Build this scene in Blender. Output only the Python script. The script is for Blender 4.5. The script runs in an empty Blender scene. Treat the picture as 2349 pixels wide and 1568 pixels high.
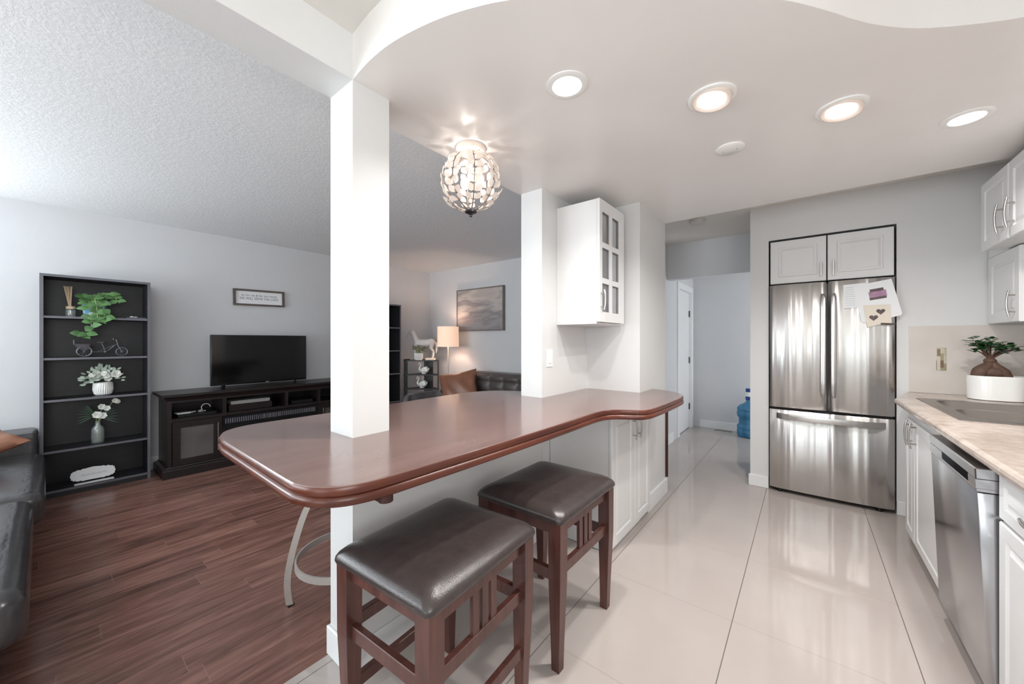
import bpy, bmesh, math, random
from mathutils import Vector, Matrix, Euler
random.seed(7)
PI = math.pi
S = bpy.context.scene
COL = S.collection

# ------------------------------------------------------------------ camera, world, daylight, exposure
cam_data = bpy.data.cameras.new('camera'); cam = bpy.data.objects.new('camera', cam_data); COL.objects.link(cam)
cam.location = (0, 0, 1.28); cam.rotation_euler = (PI/2, 0, math.atan(672.5/851.0))
cam_data.sensor_width = 36; cam_data.lens = 851.0/2349*36; cam_data.shift_y = -2/2349
cam_data.clip_start = 0.03
S.camera = cam
S.view_settings.view_transform = 'Standard'; S.view_settings.look = 'None'
S.view_settings.gamma = 1; S.view_settings.use_curve_mapping = False
S.view_settings.exposure = 0.07

W = bpy.data.worlds.new('sky'); S.world = W; W.use_nodes = True
W.node_tree.nodes['Background'].inputs[0].default_value = (0.80, 0.90, 1.0, 1)
W.node_tree.nodes['Background'].inputs[1].default_value = 1.1

def area(name, loc, rot, sx, sy, power, col):
    l = bpy.data.lights.new(name, 'AREA'); l.shape = 'RECTANGLE'; l.size = sx; l.size_y = sy
    l.energy = power; l.color = col
    o = bpy.data.objects.new(name, l); COL.objects.link(o); o.location = loc; o.rotation_euler = rot
    return o
DAY = (0.945, 0.975, 1.0)
# daylight area lamps at window openings, most tilted up to brighten the ceilings
area('daylight_living_window', (-3.5, -2.96, 1.35), (PI/2+math.radians(45), 0, 0), 2.6, 1.7, 112, DAY)
area('daylight_side_window', (-5.05, -1.75, 1.65), (PI/2+math.radians(35), 0, -PI/2), 1.5, 1.2, 98, (0.91, 0.96, 1.0))
area('added_patio_daylight', (-0.3, -2.96, 1.10), (PI/2+math.radians(42), 0, 0), 1.9, 2.0, 28, (1.0, 0.99, 0.97))  # unseen patio door source, added to even out the room light
area('added_kitchen_daylight', (1.16, -0.9, 1.55), (PI/2+math.radians(30), 0, PI/2), 1.5, 1.1, 46, (1.0, 0.985, 0.955))  # unseen source, added to light the peninsula from the right
area('daylight_entry_window', (1.16, 5.45, 1.25), (PI/2, 0, PI/2), 0.8, 1.7, 20, DAY)

# ------------------------------------------------------------------ materials
def lin(c):
    return tuple((v/255/12.92 if v/255 <= 0.04045 else ((v/255+0.055)/1.055)**2.4) for v in c)
def newmat(name):
    m = bpy.data.materials.new(name); m.use_nodes = True
    nt = m.node_tree; return m, nt, nt.nodes['Principled BSDF']
def setp(b, **k):
    for n, v in k.items():
        n = n.replace('_', ' ')
        if n in b.inputs: b.inputs[n].default_value = v
def mat(name, rgb, rough=0.5, metal=0.0, var=0.04, vscale=6.0, bump=0.0, bscale=60.0, stretch=None, coat=0.0, spec=0.5, trans=0.0, emis=None, estr=0.0, alpha=1.0, sheen=0.0):
    m, nt, b = newmat(name); c = lin(rgb)
    setp(b, Roughness=rough, Metallic=metal, Coat_Weight=coat, Specular_IOR_Level=spec, Transmission_Weight=trans, Alpha=alpha, Sheen_Weight=sheen)
    b.inputs['Coat Roughness'].default_value = 0.08
    tc = nt.nodes.new('ShaderNodeTexCoord'); mp = nt.nodes.new('ShaderNodeMapping'); nt.links.new(tc.outputs['Object'], mp.inputs[0])
    if stretch: mp.inputs['Scale'].default_value = stretch
    nz = nt.nodes.new('ShaderNodeTexNoise'); nz.inputs['Scale'].default_value = vscale; nz.inputs['Detail'].default_value = 3
    nt.links.new(mp.outputs[0], nz.inputs['Vector'])
    rp = nt.nodes.new('ShaderNodeValToRGB')
    rp.color_ramp.elements[0].position = 0.3; rp.color_ramp.elements[1].position = 0.7
    rp.color_ramp.elements[0].color = tuple(x*(1-var) for x in c) + (1,)
    rp.color_ramp.elements[1].color = tuple(min(1, x*(1+var)) for x in c) + (1,)
    nt.links.new(nz.outputs['Fac'], rp.inputs[0]); nt.links.new(rp.outputs[0], b.inputs['Base Color'])
    if bump:
        n2 = nt.nodes.new('ShaderNodeTexNoise'); n2.inputs['Scale'].default_value = bscale; n2.inputs['Detail'].default_value = 4
        nt.links.new(mp.outputs[0], n2.inputs['Vector'])
        bp = nt.nodes.new('ShaderNodeBump'); bp.inputs['Strength'].default_value = bump; bp.inputs['Distance'].default_value = 0.01
        nt.links.new(n2.outputs['Fac'], bp.inputs['Height']); nt.links.new(bp.outputs[0], b.inputs['Normal'])
    if emis:
        b.inputs['Emission Color'].default_value = lin(emis) + (1,); b.inputs['Emission Strength'].default_value = estr
    return m

M = {}
M['wall'] = mat('wall_paint', (212, 213, 216), 0.6, var=0.01, bump=0.05, bscale=180)
M['wall_gloss'] = mat('kitchen_wall_paint', (220, 220, 220), 0.45, var=0.01, bump=0.03, bscale=150)
M['soffit'] = mat('satin_ceiling_paint', (236, 233, 231), 0.30, var=0.01, bump=0.04, bscale=9)
M['ceil'] = mat('smooth_ceiling_paint', (228, 225, 219), 0.7, var=0.01)
M['cab'] = mat('white_thermofoil', (228, 228, 228), 0.28, var=0.01)
M['trim'] = mat('white_trim', (236, 237, 238), 0.35, var=0.01)
M['plastic'] = mat('white_plastic', (240, 240, 238), 0.3, var=0.01)
M['seat'] = mat('brown_leather', (60, 52, 51), 0.27, var=0.10, vscale=25, bump=0.10, bscale=260, spec=0.6)
M['black_leather'] = mat('black_leather', (58, 56, 58), 0.26, var=0.15, vscale=12, bump=0.45, bscale=9, stretch=(0.5, 1.6, 1), spec=0.8)
M['grey_leather'] = mat('grey_brown_leather', (84, 77, 76), 0.38, var=0.08, vscale=10, bump=0.25, bscale=16)
M['tan'] = mat('tan_leather', (138, 92, 70), 0.38, var=0.12, vscale=9, bump=0.35, bscale=10)
M['espresso'] = mat('espresso_wood', (34, 26, 27), 0.32, var=0.25, vscale=5, stretch=(4, 1, 12), bump=0.05, bscale=20)
M['black'] = mat('black_wood', (34, 34, 38), 0.42, var=0.15, vscale=8, stretch=(1, 1, 8))
M['blackedge'] = mat('black_board_edge', (104, 104, 112), 0.35, var=0.1)
M['blackplastic'] = mat('black_plastic', (18, 18, 20), 0.3, var=0.1)
M['glassblack'] = mat('dark_tinted_glass', (22, 25, 28), 0.12, var=0.1)
M['frost'] = mat('smoked_frosted_glass', (92, 88, 86), 0.25, var=0.25, vscale=4)
M['screen'] = mat('tv_screen', (12, 12, 13), 0.10, var=0.05)
M['chrome'] = mat('brushed_nickel', (196, 192, 188), 0.25, 1.0, var=0.03)
M['satin'] = mat('satin_metal', (196, 190, 185), 0.35, 0.55, var=0.05, vscale=30, stretch=(1, 1, 20))
M['darkmetal'] = mat('dark_metal', (70, 68, 70), 0.35, 0.8, var=0.1)
M['dwmetal'] = mat('dishwasher_steel', (190, 190, 193), 0.20, 1.0, var=0.02, stretch=(1, 1, 40), vscale=20)
M['sink'] = mat('sink_steel', (142, 136, 132), 0.30, 1.0, var=0.05)
M['dark'] = mat('dark_gap', (22, 20, 20), 0.7, var=0.1)
M['tricycle'] = mat('pewter_metal', (120, 120, 126), 0.4, 0.6, var=0.2, vscale=30)
M['shade'] = mat('lamp_shade_linen', (240, 220, 205), 0.8, var=0.02, bump=0.1, bscale=300, emis=(255, 205, 170), estr=0.6)
M['led'] = mat('led_diffuser', (255, 255, 255), 0.5, emis=(255, 252, 246), estr=9.0)
M['ledwarm'] = mat('warm_baffle', (235, 220, 210), 0.45, var=0.02)
M['bulb'] = mat('bulb_glass', (255, 250, 240), 0.4, emis=(255, 238, 215), estr=3)
M['twig'] = mat('aged_silver_twig', (132, 120, 112), 0.4, 0.5, var=0.2, vscale=40)
M['leaf_green'] = mat('pothos_leaf', (92, 132, 80), 0.35, var=0.4, vscale=18)
M['ficus'] = mat('ficus_leaf', (30, 76, 30), 0.28, var=0.4, vscale=20)
M['bark'] = mat('ficus_bark', (92, 68, 56), 0.65, var=0.25, vscale=22, bump=0.4, bscale=40)
M['ceramic'] = mat('white_ceramic', (240, 240, 238), 0.18, var=0.01)
M['soil'] = mat('potting_soil', (60, 45, 35), 0.9, var=0.3, vscale=60, bump=0.5, bscale=90)
M['petal'] = mat('white_petal', (236, 238, 232), 0.6, var=0.06, vscale=30)
M['sage'] = mat('sage_leaf', (190, 205, 190), 0.6, var=0.12, vscale=30)
M['dkleaf'] = mat('dark_frond', (60, 82, 66), 0.5, var=0.3, vscale=30)
M['stem'] = mat('pale_stem', (160, 178, 130), 0.5, var=0.1)
M['olive'] = mat('olive_leaf', (120, 122, 92), 0.5, var=0.3, vscale=30)
M['reed'] = mat('reed_stick', (224, 200, 168), 0.7, var=0.1)
M['statue'] = mat('white_resin', (226, 222, 220), 0.45, var=0.05, vscale=20, bump=0.2, bscale=60)
M['paper'] = mat('white_paper', (240, 242, 244), 0.7, var=0.01)
M['cream'] = mat('cream_paper', (232, 222, 208), 0.7, var=0.02)
M['ink'] = mat('grey_ink', (128, 128, 134), 0.7, var=0.05)
M['photo'] = mat('printed_photo', (170, 130, 158), 0.5, var=0.25, vscale=25)
M['photodark'] = mat('dark_photo_print', (92, 78, 78), 0.5, var=0.4, vscale=60)
M['signframe'] = mat('weathered_frame', (96, 84, 78), 0.55, var=0.3, vscale=14, stretch=(1, 1, 10))
M['picframe'] = mat('grey_picture_frame', (120, 112, 108), 0.45, var=0.1)
M['outline_brown'] = mat('dark_brown_wood', (60, 30, 24), 0.35, var=0.2)
M['cap'] = mat('blue_cap', (26, 62, 140), 0.35, var=0.05)
M['potpaint'] = None

def glass(name, rgb=(235, 240, 240), mixt=0.85, rough=0.03):
    m, nt, b = newmat(name); nt.nodes.remove(b); out = nt.nodes['Material Output']
    t = nt.nodes.new('ShaderNodeBsdfTransparent'); t.inputs[0].default_value = lin(rgb) + (1,)
    g = nt.nodes.new('ShaderNodeBsdfGlossy'); g.inputs['Roughness'].default_value = rough
    lw = nt.nodes.new('ShaderNodeLayerWeight'); lw.inputs[0].default_value = 0.5
    fr = nt.nodes.new('ShaderNodeMath'); fr.operation = 'POWER'; fr.inputs[1].default_value = 4.0; nt.links.new(lw.outputs['Facing'], fr.inputs[0])
    nz = nt.nodes.new('ShaderNodeTexNoise'); nz.inputs['Scale'].default_value = 3
    ma = nt.nodes.new('ShaderNodeMath'); ma.operation = 'MULTIPLY_ADD'; ma.inputs[1].default_value = 0.04; ma.inputs[2].default_value = 1 - mixt - 0.02
    nt.links.new(nz.outputs['Fac'], ma.inputs[0])
    ad = nt.nodes.new('ShaderNodeMath'); ad.operation = 'ADD'; ad.use_clamp = True
    nt.links.new(ma.outputs[0], ad.inputs[0]); nt.links.new(fr.outputs[0], ad.inputs[1])
    mx = nt.nodes.new('ShaderNodeMixShader')
    nt.links.new(ad.outputs[0], mx.inputs[0]); nt.links.new(t.outputs[0], mx.inputs[1]); nt.links.new(g.outputs[0], mx.inputs[2])
    if name == 'clear_glass':
        df = nt.nodes.new('ShaderNodeBsdfDiffuse'); df.inputs[0].default_value = (0.8, 0.84, 0.82, 1); m2 = nt.nodes.new('ShaderNodeMixShader'); m2.inputs[0].default_value = 0.22
        nt.links.new(mx.outputs[0], m2.inputs[1]); nt.links.new(df.outputs[0], m2.inputs[2]); mx = m2
    nt.links.new(mx.outputs[0], out.inputs[0]); return m
M['glass'] = glass('clear_glass')
M['cabglass'] = glass('cabinet_glass', (225, 228, 230), 0.30, 0.30)
M['winglass'] = glass('window_glass', (245, 250, 250), 0.97, 0.0)

def crystal():
    m, nt, b = newmat('crystal_leaf'); nt.nodes.remove(b); out = nt.nodes['Material Output']
    t = nt.nodes.new('ShaderNodeBsdfTransparent'); t.inputs[0].default_value = (0.97, 0.93, 0.90, 1)
    tr = nt.nodes.new('ShaderNodeBsdfTranslucent'); tr.inputs[0].default_value = (0.93, 0.86, 0.80, 1)
    d = nt.nodes.new('ShaderNodeBsdfDiffuse'); d.inputs[0].default_value = (0.8, 0.76, 0.73, 1)
    g = nt.nodes.new('ShaderNodeBsdfGlossy'); g.inputs['Roughness'].default_value = 0.12
    nz = nt.nodes.new('ShaderNodeTexNoise'); nz.inputs['Scale'].default_value = 40
    m1 = nt.nodes.new('ShaderNodeMixShader'); m1.inputs[0].default_value = 0.5
    nt.links.new(t.outputs[0], m1.inputs[1]); nt.links.new(tr.outputs[0], m1.inputs[2])
    m2 = nt.nodes.new('ShaderNodeMixShader'); m2.inputs[0].default_value = 0.5
    nt.links.new(m1.outputs[0], m2.inputs[1]); nt.links.new(d.outputs[0], m2.inputs[2])
    m3 = nt.nodes.new('ShaderNodeMixShader')
    ma = nt.nodes.new('ShaderNodeMath'); ma.operation = 'MULTIPLY'; ma.inputs[1].default_value = 0.3
    nt.links.new(nz.outputs['Fac'], ma.inputs[0]); nt.links.new(ma.outputs[0], m3.inputs[0])
    nt.links.new(m2.outputs[0], m3.inputs[1]); nt.links.new(g.outputs[0], m3.inputs[2])
    nt.links.new(m3.outputs[0], out.inputs[0]); return m
M['crystal'] = crystal()

def mathn(nt, op, a, b=None, c=None):
    n = nt.nodes.new('ShaderNodeMath'); n.operation = op
    for i, v in enumerate((a, b, c)):
        if v is None: continue
        if isinstance(v, (int, float)): n.inputs[i].default_value = v
        else: nt.links.new(v, n.inputs[i])
    return n.outputs[0]
def ramp(nt, fac, stops):
    r = nt.nodes.new('ShaderNodeValToRGB'); e = r.color_ramp.elements
    while len(e) < len(stops): e.new(0.5)
    for i, (p, c) in enumerate(stops):
        e[i].position = p; e[i].color = c if len(c) == 4 else tuple(c) + (1,)
    nt.links.new(fac, r.inputs[0]); return r.outputs[0]
def mixc(nt, f, a, b, mode='MIX'):
    n = nt.nodes.new('ShaderNodeMix'); n.data_type = 'RGBA'; n.blend_type = mode
    for i, v in ((0, f), (6, a), (7, b)):
        if isinstance(v, (int, float)): n.inputs[i].default_value = v
        elif isinstance(v, tuple): n.inputs[i].default_value = v if len(v) == 4 else v + (1,)
        else: nt.links.new(v, n.inputs[i])
    return n.outputs[2]
def pos(nt):
    g = nt.nodes.new('ShaderNodeNewGeometry'); s = nt.nodes.new('ShaderNodeSeparateXYZ'); nt.links.new(g.outputs['Position'], s.inputs[0])
    return g.outputs['Position'], s.outputs[0], s.outputs[1], s.outputs[2]
def comb(nt, x, y, z=0.0):
    n = nt.nodes.new('ShaderNodeCombineXYZ')
    for i, v in enumerate((x, y, z)):
        if isinstance(v, (int, float)): n.inputs[i].default_value = v
        else: nt.links.new(v, n.inputs[i])
    return n.outputs[0]
def noise(nt, vec, scale, detail=3, rough=0.5, dist=0.0):
    n = nt.nodes.new('ShaderNodeTexNoise'); n.inputs['Scale'].default_value = scale; n.inputs['Detail'].default_value = detail
    n.inputs['Roughness'].default_value = rough; n.inputs['Distortion'].default_value = dist
    if vec is not None: nt.links.new(vec, n.inputs['Vector'])
    return n.outputs['Fac']
def bumpn(nt, b, h, strength, dist=0.01):
    bp = nt.nodes.new('ShaderNodeBump'); bp.inputs['Strength'].default_value = strength; bp.inputs['Distance'].default_value = dist
    nt.links.new(h, bp.inputs['Height']); nt.links.new(bp.outputs[0], b.inputs['Normal'])

def tile_mat():
    m, nt, b = newmat('polished_tile'); P, x, y, z = pos(nt)
    fx = mathn(nt, 'ABSOLUTE', mathn(nt, 'SUBTRACT', mathn(nt, 'FRACT', mathn(nt, 'MULTIPLY', mathn(nt, 'ADD', x, 0.262+0.307+6.14), 1/0.614)), 0.5))
    fy = mathn(nt, 'ABSOLUTE', mathn(nt, 'SUBTRACT', mathn(nt, 'FRACT', mathn(nt, 'MULTIPLY', mathn(nt, 'ADD', y, -1.957+0.3075+6.15), 1/0.615)), 0.5))
    gx = mathn(nt, 'LESS_THAN', fx, 0.0028); gy = mathn(nt, 'LESS_THAN', fy, 0.0016)
    n = noise(nt, P, 1.6, 4)
    base = ramp(nt, n, [(0.3, lin((178, 168, 163))), (0.7, lin((186, 177, 172)))])
    c1 = mixc(nt, mathn(nt, 'MULTIPLY', gy, 0.7), base, lin((120, 112, 106)))
    c2 = mixc(nt, mathn(nt, 'MULTIPLY', gx, 0.9), c1, lin((82, 76, 72)))
    nt.links.new(c2, b.inputs['Base Color'])
    g = mathn(nt, 'MAXIMUM', gx, gy)
    nt.links.new(mathn(nt, 'MULTIPLY_ADD', g, 0.5, 0.07), b.inputs['Roughness'])
    setp(b, Specular_IOR_Level=0.6)
    return m
M['tile'] = tile_mat()

def wood_floor():
    m, nt, b = newmat('dark_plank_floor'); P, x, y, z = pos(nt)
    w = 0.125; L = 1.22
    rx = mathn(nt, 'MULTIPLY', mathn(nt, 'ADD', x, 10), 1/w); row = mathn(nt, 'FLOOR', rx); fx = mathn(nt, 'FRACT', rx)
    wn = nt.nodes.new('ShaderNodeTexWhiteNoise'); wn.noise_dimensions = '1D'; nt.links.new(row, wn.inputs['W'])
    ry = mathn(nt, 'ADD', mathn(nt, 'MULTIPLY', mathn(nt, 'ADD', y, 20), 1/L), mathn(nt, 'MULTIPLY', wn.outputs['Value'], 7.0))
    idx = mathn(nt, 'FLOOR', ry); fy = mathn(nt, 'FRACT', ry)
    wn2 = nt.nodes.new('ShaderNodeTexWhiteNoise'); wn2.noise_dimensions = '2D'; nt.links.new(comb(nt, row, idx), wn2.inputs['Vector'])
    rnd = wn2.outputs['Value']
    v = comb(nt, mathn(nt, 'MULTIPLY', x, 13), mathn(nt, 'ADD', mathn(nt, 'MULTIPLY', y, 1.5), mathn(nt, 'MULTIPLY', rnd, 20)))
    n1 = noise(nt, v, 1.6, 6, 0.62, 0.8)
    v2 = comb(nt, mathn(nt, 'MULTIPLY', x, 60), mathn(nt, 'MULTIPLY', y, 3))
    n2 = noise(nt, v2, 1.5, 3)
    f = mathn(nt, 'ADD', mathn(nt, 'MULTIPLY', n1, 0.8), mathn(nt, 'MULTIPLY', n2, 0.2))
    f = mathn(nt, 'ADD', f, mathn(nt, 'MULTIPLY', mathn(nt, 'SUBTRACT', rnd, 0.5), 0.14))
    c = ramp(nt, f, [(0.28, lin((78, 53, 47))), (0.46, lin((118, 83, 73))), (0.62, lin((146, 107, 95))), (0.78, lin((172, 132, 118)))])
    gx = mathn(nt, 'LESS_THAN', mathn(nt, 'MINIMUM', fx, mathn(nt, 'SUBTRACT', 1, fx)), 0.008)
    gy = mathn(nt, 'LESS_THAN', mathn(nt, 'MINIMUM', fy, mathn(nt, 'SUBTRACT', 1, fy)), 0.0011)
    c = mixc(nt, mathn(nt, 'MULTIPLY', gx, 0.35), c, lin((40, 24, 20)))
    c = mixc(nt, mathn(nt, 'MULTIPLY', gy, 0.6), c, lin((150, 118, 105)))
    nt.links.new(c, b.inputs['Base Color'])
    nt.links.new(mathn(nt, 'MULTIPLY_ADD', n2, 0.10, 0.20), b.inputs['Roughness'])
    bumpn(nt, b, n1, 0.10, 0.004)
    return m
M['woodfloor'] = wood_floor()

def counter_wood(name, dk, lt, rough):
    m, nt, b = newmat(name); P, x, y, z = pos(nt)
    v = comb(nt, mathn(nt, 'MULTIPLY', x, 10), mathn(nt, 'MULTIPLY', y, 1.6), mathn(nt, 'MULTIPLY', z, 12))
    n1 = noise(nt, v, 1.6, 3, 0.5, 0.15)
    nt.links.new(ramp(nt, n1, [(0.25, lin(dk)), (0.75, lin(lt))]), b.inputs['Base Color'])
    setp(b, Roughness=rough, Specular_IOR_Level=0.55, Coat_Weight=0.3); b.inputs['Coat Roughness'].default_value = 0.12
    return m
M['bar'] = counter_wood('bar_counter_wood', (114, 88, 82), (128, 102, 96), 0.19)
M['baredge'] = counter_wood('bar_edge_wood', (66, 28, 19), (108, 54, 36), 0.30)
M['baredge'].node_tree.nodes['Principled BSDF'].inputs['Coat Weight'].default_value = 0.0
M['stoolwood'] = None
def stool_wood():
    m, nt, b = newmat('dark_cherry_wood')
    tc = nt.nodes.new('ShaderNodeTexCoord'); mp = nt.nodes.new('ShaderNodeMapping'); mp.inputs['Scale'].default_value = (22, 22, 2)
    nt.links.new(tc.outputs['Object'], mp.inputs[0])
    n1 = noise(nt, mp.outputs[0], 1.3, 5, 0.6, 0.4)
    nt.links.new(ramp(nt, n1, [(0.3, lin((66, 38, 34))), (0.7, lin((100, 62, 55)))]), b.inputs['Base Color'])
    setp(b, Roughness=0.3, Specular_IOR_Level=0.55); return m
M['stoolwood'] = stool_wood()

def steel():
    m, nt, b = newmat('fridge_steel')
    tc = nt.nodes.new('ShaderNodeTexCoord'); mp = nt.nodes.new('ShaderNodeMapping'); mp.inputs['Scale'].default_value = (5.5, 5.5, 0.10)
    nt.links.new(tc.outputs['Object'], mp.inputs[0])
    n1 = noise(nt, mp.outputs[0], 1.0, 2, 0.5, 0.2)
    nt.links.new(ramp(nt, n1, [(0.3, lin((196, 194, 192))), (0.7, lin((212, 210, 209)))]), b.inputs['Base Color'])
    setp(b, Roughness=0.24, Metallic=1.0, Anisotropic=0.85, Anisotropic_Rotation=0.25)
    tg = nt.nodes.new('ShaderNodeTangent'); tg.direction_type = 'RADIAL'; tg.axis = 'Z'; nt.links.new(tg.outputs[0], b.inputs['Tangent'])
    bumpn(nt, b, n1, 0.75, 0.05)
    return m
M['steel'] = steel()

def stone():
    m, nt, b = newmat('stone_laminate'); P, x, y, z = pos(nt)
    n1 = noise(nt, P, 4, 6, 0.6, 0.8); n2 = noise(nt, P, 26, 5, 0.6)
    c = ramp(nt, n1, [(0.3, lin((140, 122, 112))), (0.5, lin((176, 162, 152))), (0.7, lin((196, 184, 174)))])
    c = mixc(nt, 0.35, c, ramp(nt, n2, [(0.3, lin((150, 128, 114))), (0.7, lin((205, 194, 184)))]))
    nt.links.new(c, b.inputs['Base Color']); setp(b, Roughness=0.16, Specular_IOR_Level=0.6); return m
M['stone'] = stone()

def textured_ceiling():
    m, nt, b = newmat('knockdown_ceiling'); P, x, y, z = pos(nt)
    n1 = noise(nt, P, 48, 5, 0.6, 0.3)
    r = ramp(nt, n1, [(0.42, (0, 0, 0)), (0.60, (1, 1, 1))])
    b.inputs['Base Color'].default_value = lin((226, 228, 230)) + (1,)
    nt.links.new(ramp(nt, n1, [(0.3, lin((226, 228, 230))), (0.7, lin((234, 236, 238)))]), b.inputs['Base Color'])
    setp(b, Roughness=0.6); bumpn(nt, b, r, 0.28, 0.002); return m
M['knock'] = textured_ceiling()

def splash():
    m, nt, b = newmat('backsplash_tile'); P, x, y, z = pos(nt)
    n1 = noise(nt, P, 5, 3)
    nt.links.new(ramp(nt, n1, [(0.3, lin((205, 197, 190))), (0.7, lin((214, 207, 201)))]), b.inputs['Base Color'])
    setp(b, Roughness=0.14); return m
M['splash'] = splash()

def mosaic():
    m, nt, b = newmat('glass_mosaic'); tc = nt.nodes.new('ShaderNodeTexCoord'); s = nt.nodes.new('ShaderNodeSeparateXYZ'); nt.links.new(tc.outputs['Object'], s.inputs[0])
    ix = mathn(nt, 'FLOOR', mathn(nt, 'MULTIPLY', mathn(nt, 'ADD', s.outputs[0], 1), 1/0.0158)); iz = mathn(nt, 'FLOOR', mathn(nt, 'MULTIPLY', mathn(nt, 'ADD', s.outputs[2], mathn(nt, 'MULTIPLY', mathn(nt, 'MODULO', ix, 2), 0.03)), 1/0.05))
    wn = nt.nodes.new('ShaderNodeTexWhiteNoise'); wn.noise_dimensions = '2D'; nt.links.new(comb(nt, ix, iz), wn.inputs['Vector'])
    nt.links.new(ramp(nt, wn.outputs['Value'], [(0.0, lin((104, 74, 44))), (0.35, lin((160, 148, 118))), (0.65, lin((206, 200, 184))), (1.0, lin((122, 120, 96)))]), b.inputs['Base Color'])
    setp(b, Roughness=0.12); return m
M['mosaic'] = mosaic()

def painting_mat():
    m, nt, b = newmat('grey_seascape_canvas'); tc = nt.nodes.new('ShaderNodeTexCoord'); s = nt.nodes.new('ShaderNodeSeparateXYZ'); nt.links.new(tc.outputs['Object'], s.inputs[0])
    v = comb(nt, mathn(nt, 'MULTIPLY', s.outputs[0], 1.2), 0.0, mathn(nt, 'MULTIPLY', s.outputs[2], 5))
    n = noise(nt, v, 1.3, 3, 0.45, 0.3)
    f = mathn(nt, 'ADD', mathn(nt, 'MULTIPLY', n, 0.7), mathn(nt, 'MULTIPLY', s.outputs[2], 0.35))
    nt.links.new(ramp(nt, f, [(0.2, lin((118, 117, 124))), (0.38, lin((160, 155, 156))), (0.45, lin((138, 134, 136))), (0.53, lin((190, 184, 180))), (0.75, lin((150, 145, 144)))]), b.inputs['Base Color'])
    setp(b, Roughness=0.7); return m
M['canvas'] = painting_mat()

def jug():
    m, nt, b = newmat('blue_water_jug'); nt.nodes.remove(b); out = nt.nodes['Material Output']
    t = nt.nodes.new('ShaderNodeBsdfTransparent'); t.inputs[0].default_value = (0.45, 0.72, 0.88, 1)
    p = nt.nodes.new('ShaderNodeBsdfPrincipled'); p.inputs['Roughness'].default_value = 0.12
    tc = nt.nodes.new('ShaderNodeTexCoord'); mp = nt.nodes.new('ShaderNodeMapping'); mp.inputs['Scale'].default_value = (4, 4, 2); nt.links.new(tc.outputs['Object'], mp.inputs[0])
    n = noise(nt, mp.outputs[0], 2.0, 2)
    nt.links.new(ramp(nt, n, [(0.3, lin((40, 112, 150))), (0.7, lin((104, 168, 205)))]), p.inputs['Base Color'])
    mx = nt.nodes.new('ShaderNodeMixShader'); mx.inputs[0].default_value = 0.6
    nt.links.new(t.outputs[0], mx.inputs[1]); nt.links.new(p.outputs[0], mx.inputs[2]); nt.links.new(mx.outputs[0], out.inputs[0]); return m
M['jug'] = jug()

def painted_pot():
    m, nt, b = newmat('brushstroke_ceramic'); tc = nt.nodes.new('ShaderNodeTexCoord')
    n = noise(nt, tc.outputs['Object'], 9.0, 3, 0.5, 0.6)
    nt.links.new(ramp(nt, n, [(0.40, lin((240, 240, 242))), (0.47, lin((150, 200, 232))), (0.53, lin((90, 160, 210))), (0.58, lin((242, 240, 240)))]), b.inputs['Base Color'])
    setp(b, Roughness=0.25); return m
M['potpaint'] = painted_pot()

# ------------------------------------------------------------------ mesh helpers
WORLD = {}
def wloc(o):
    return WORLD.get(o.name, Vector((0, 0, 0))) if o else Vector((0, 0, 0))

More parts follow.
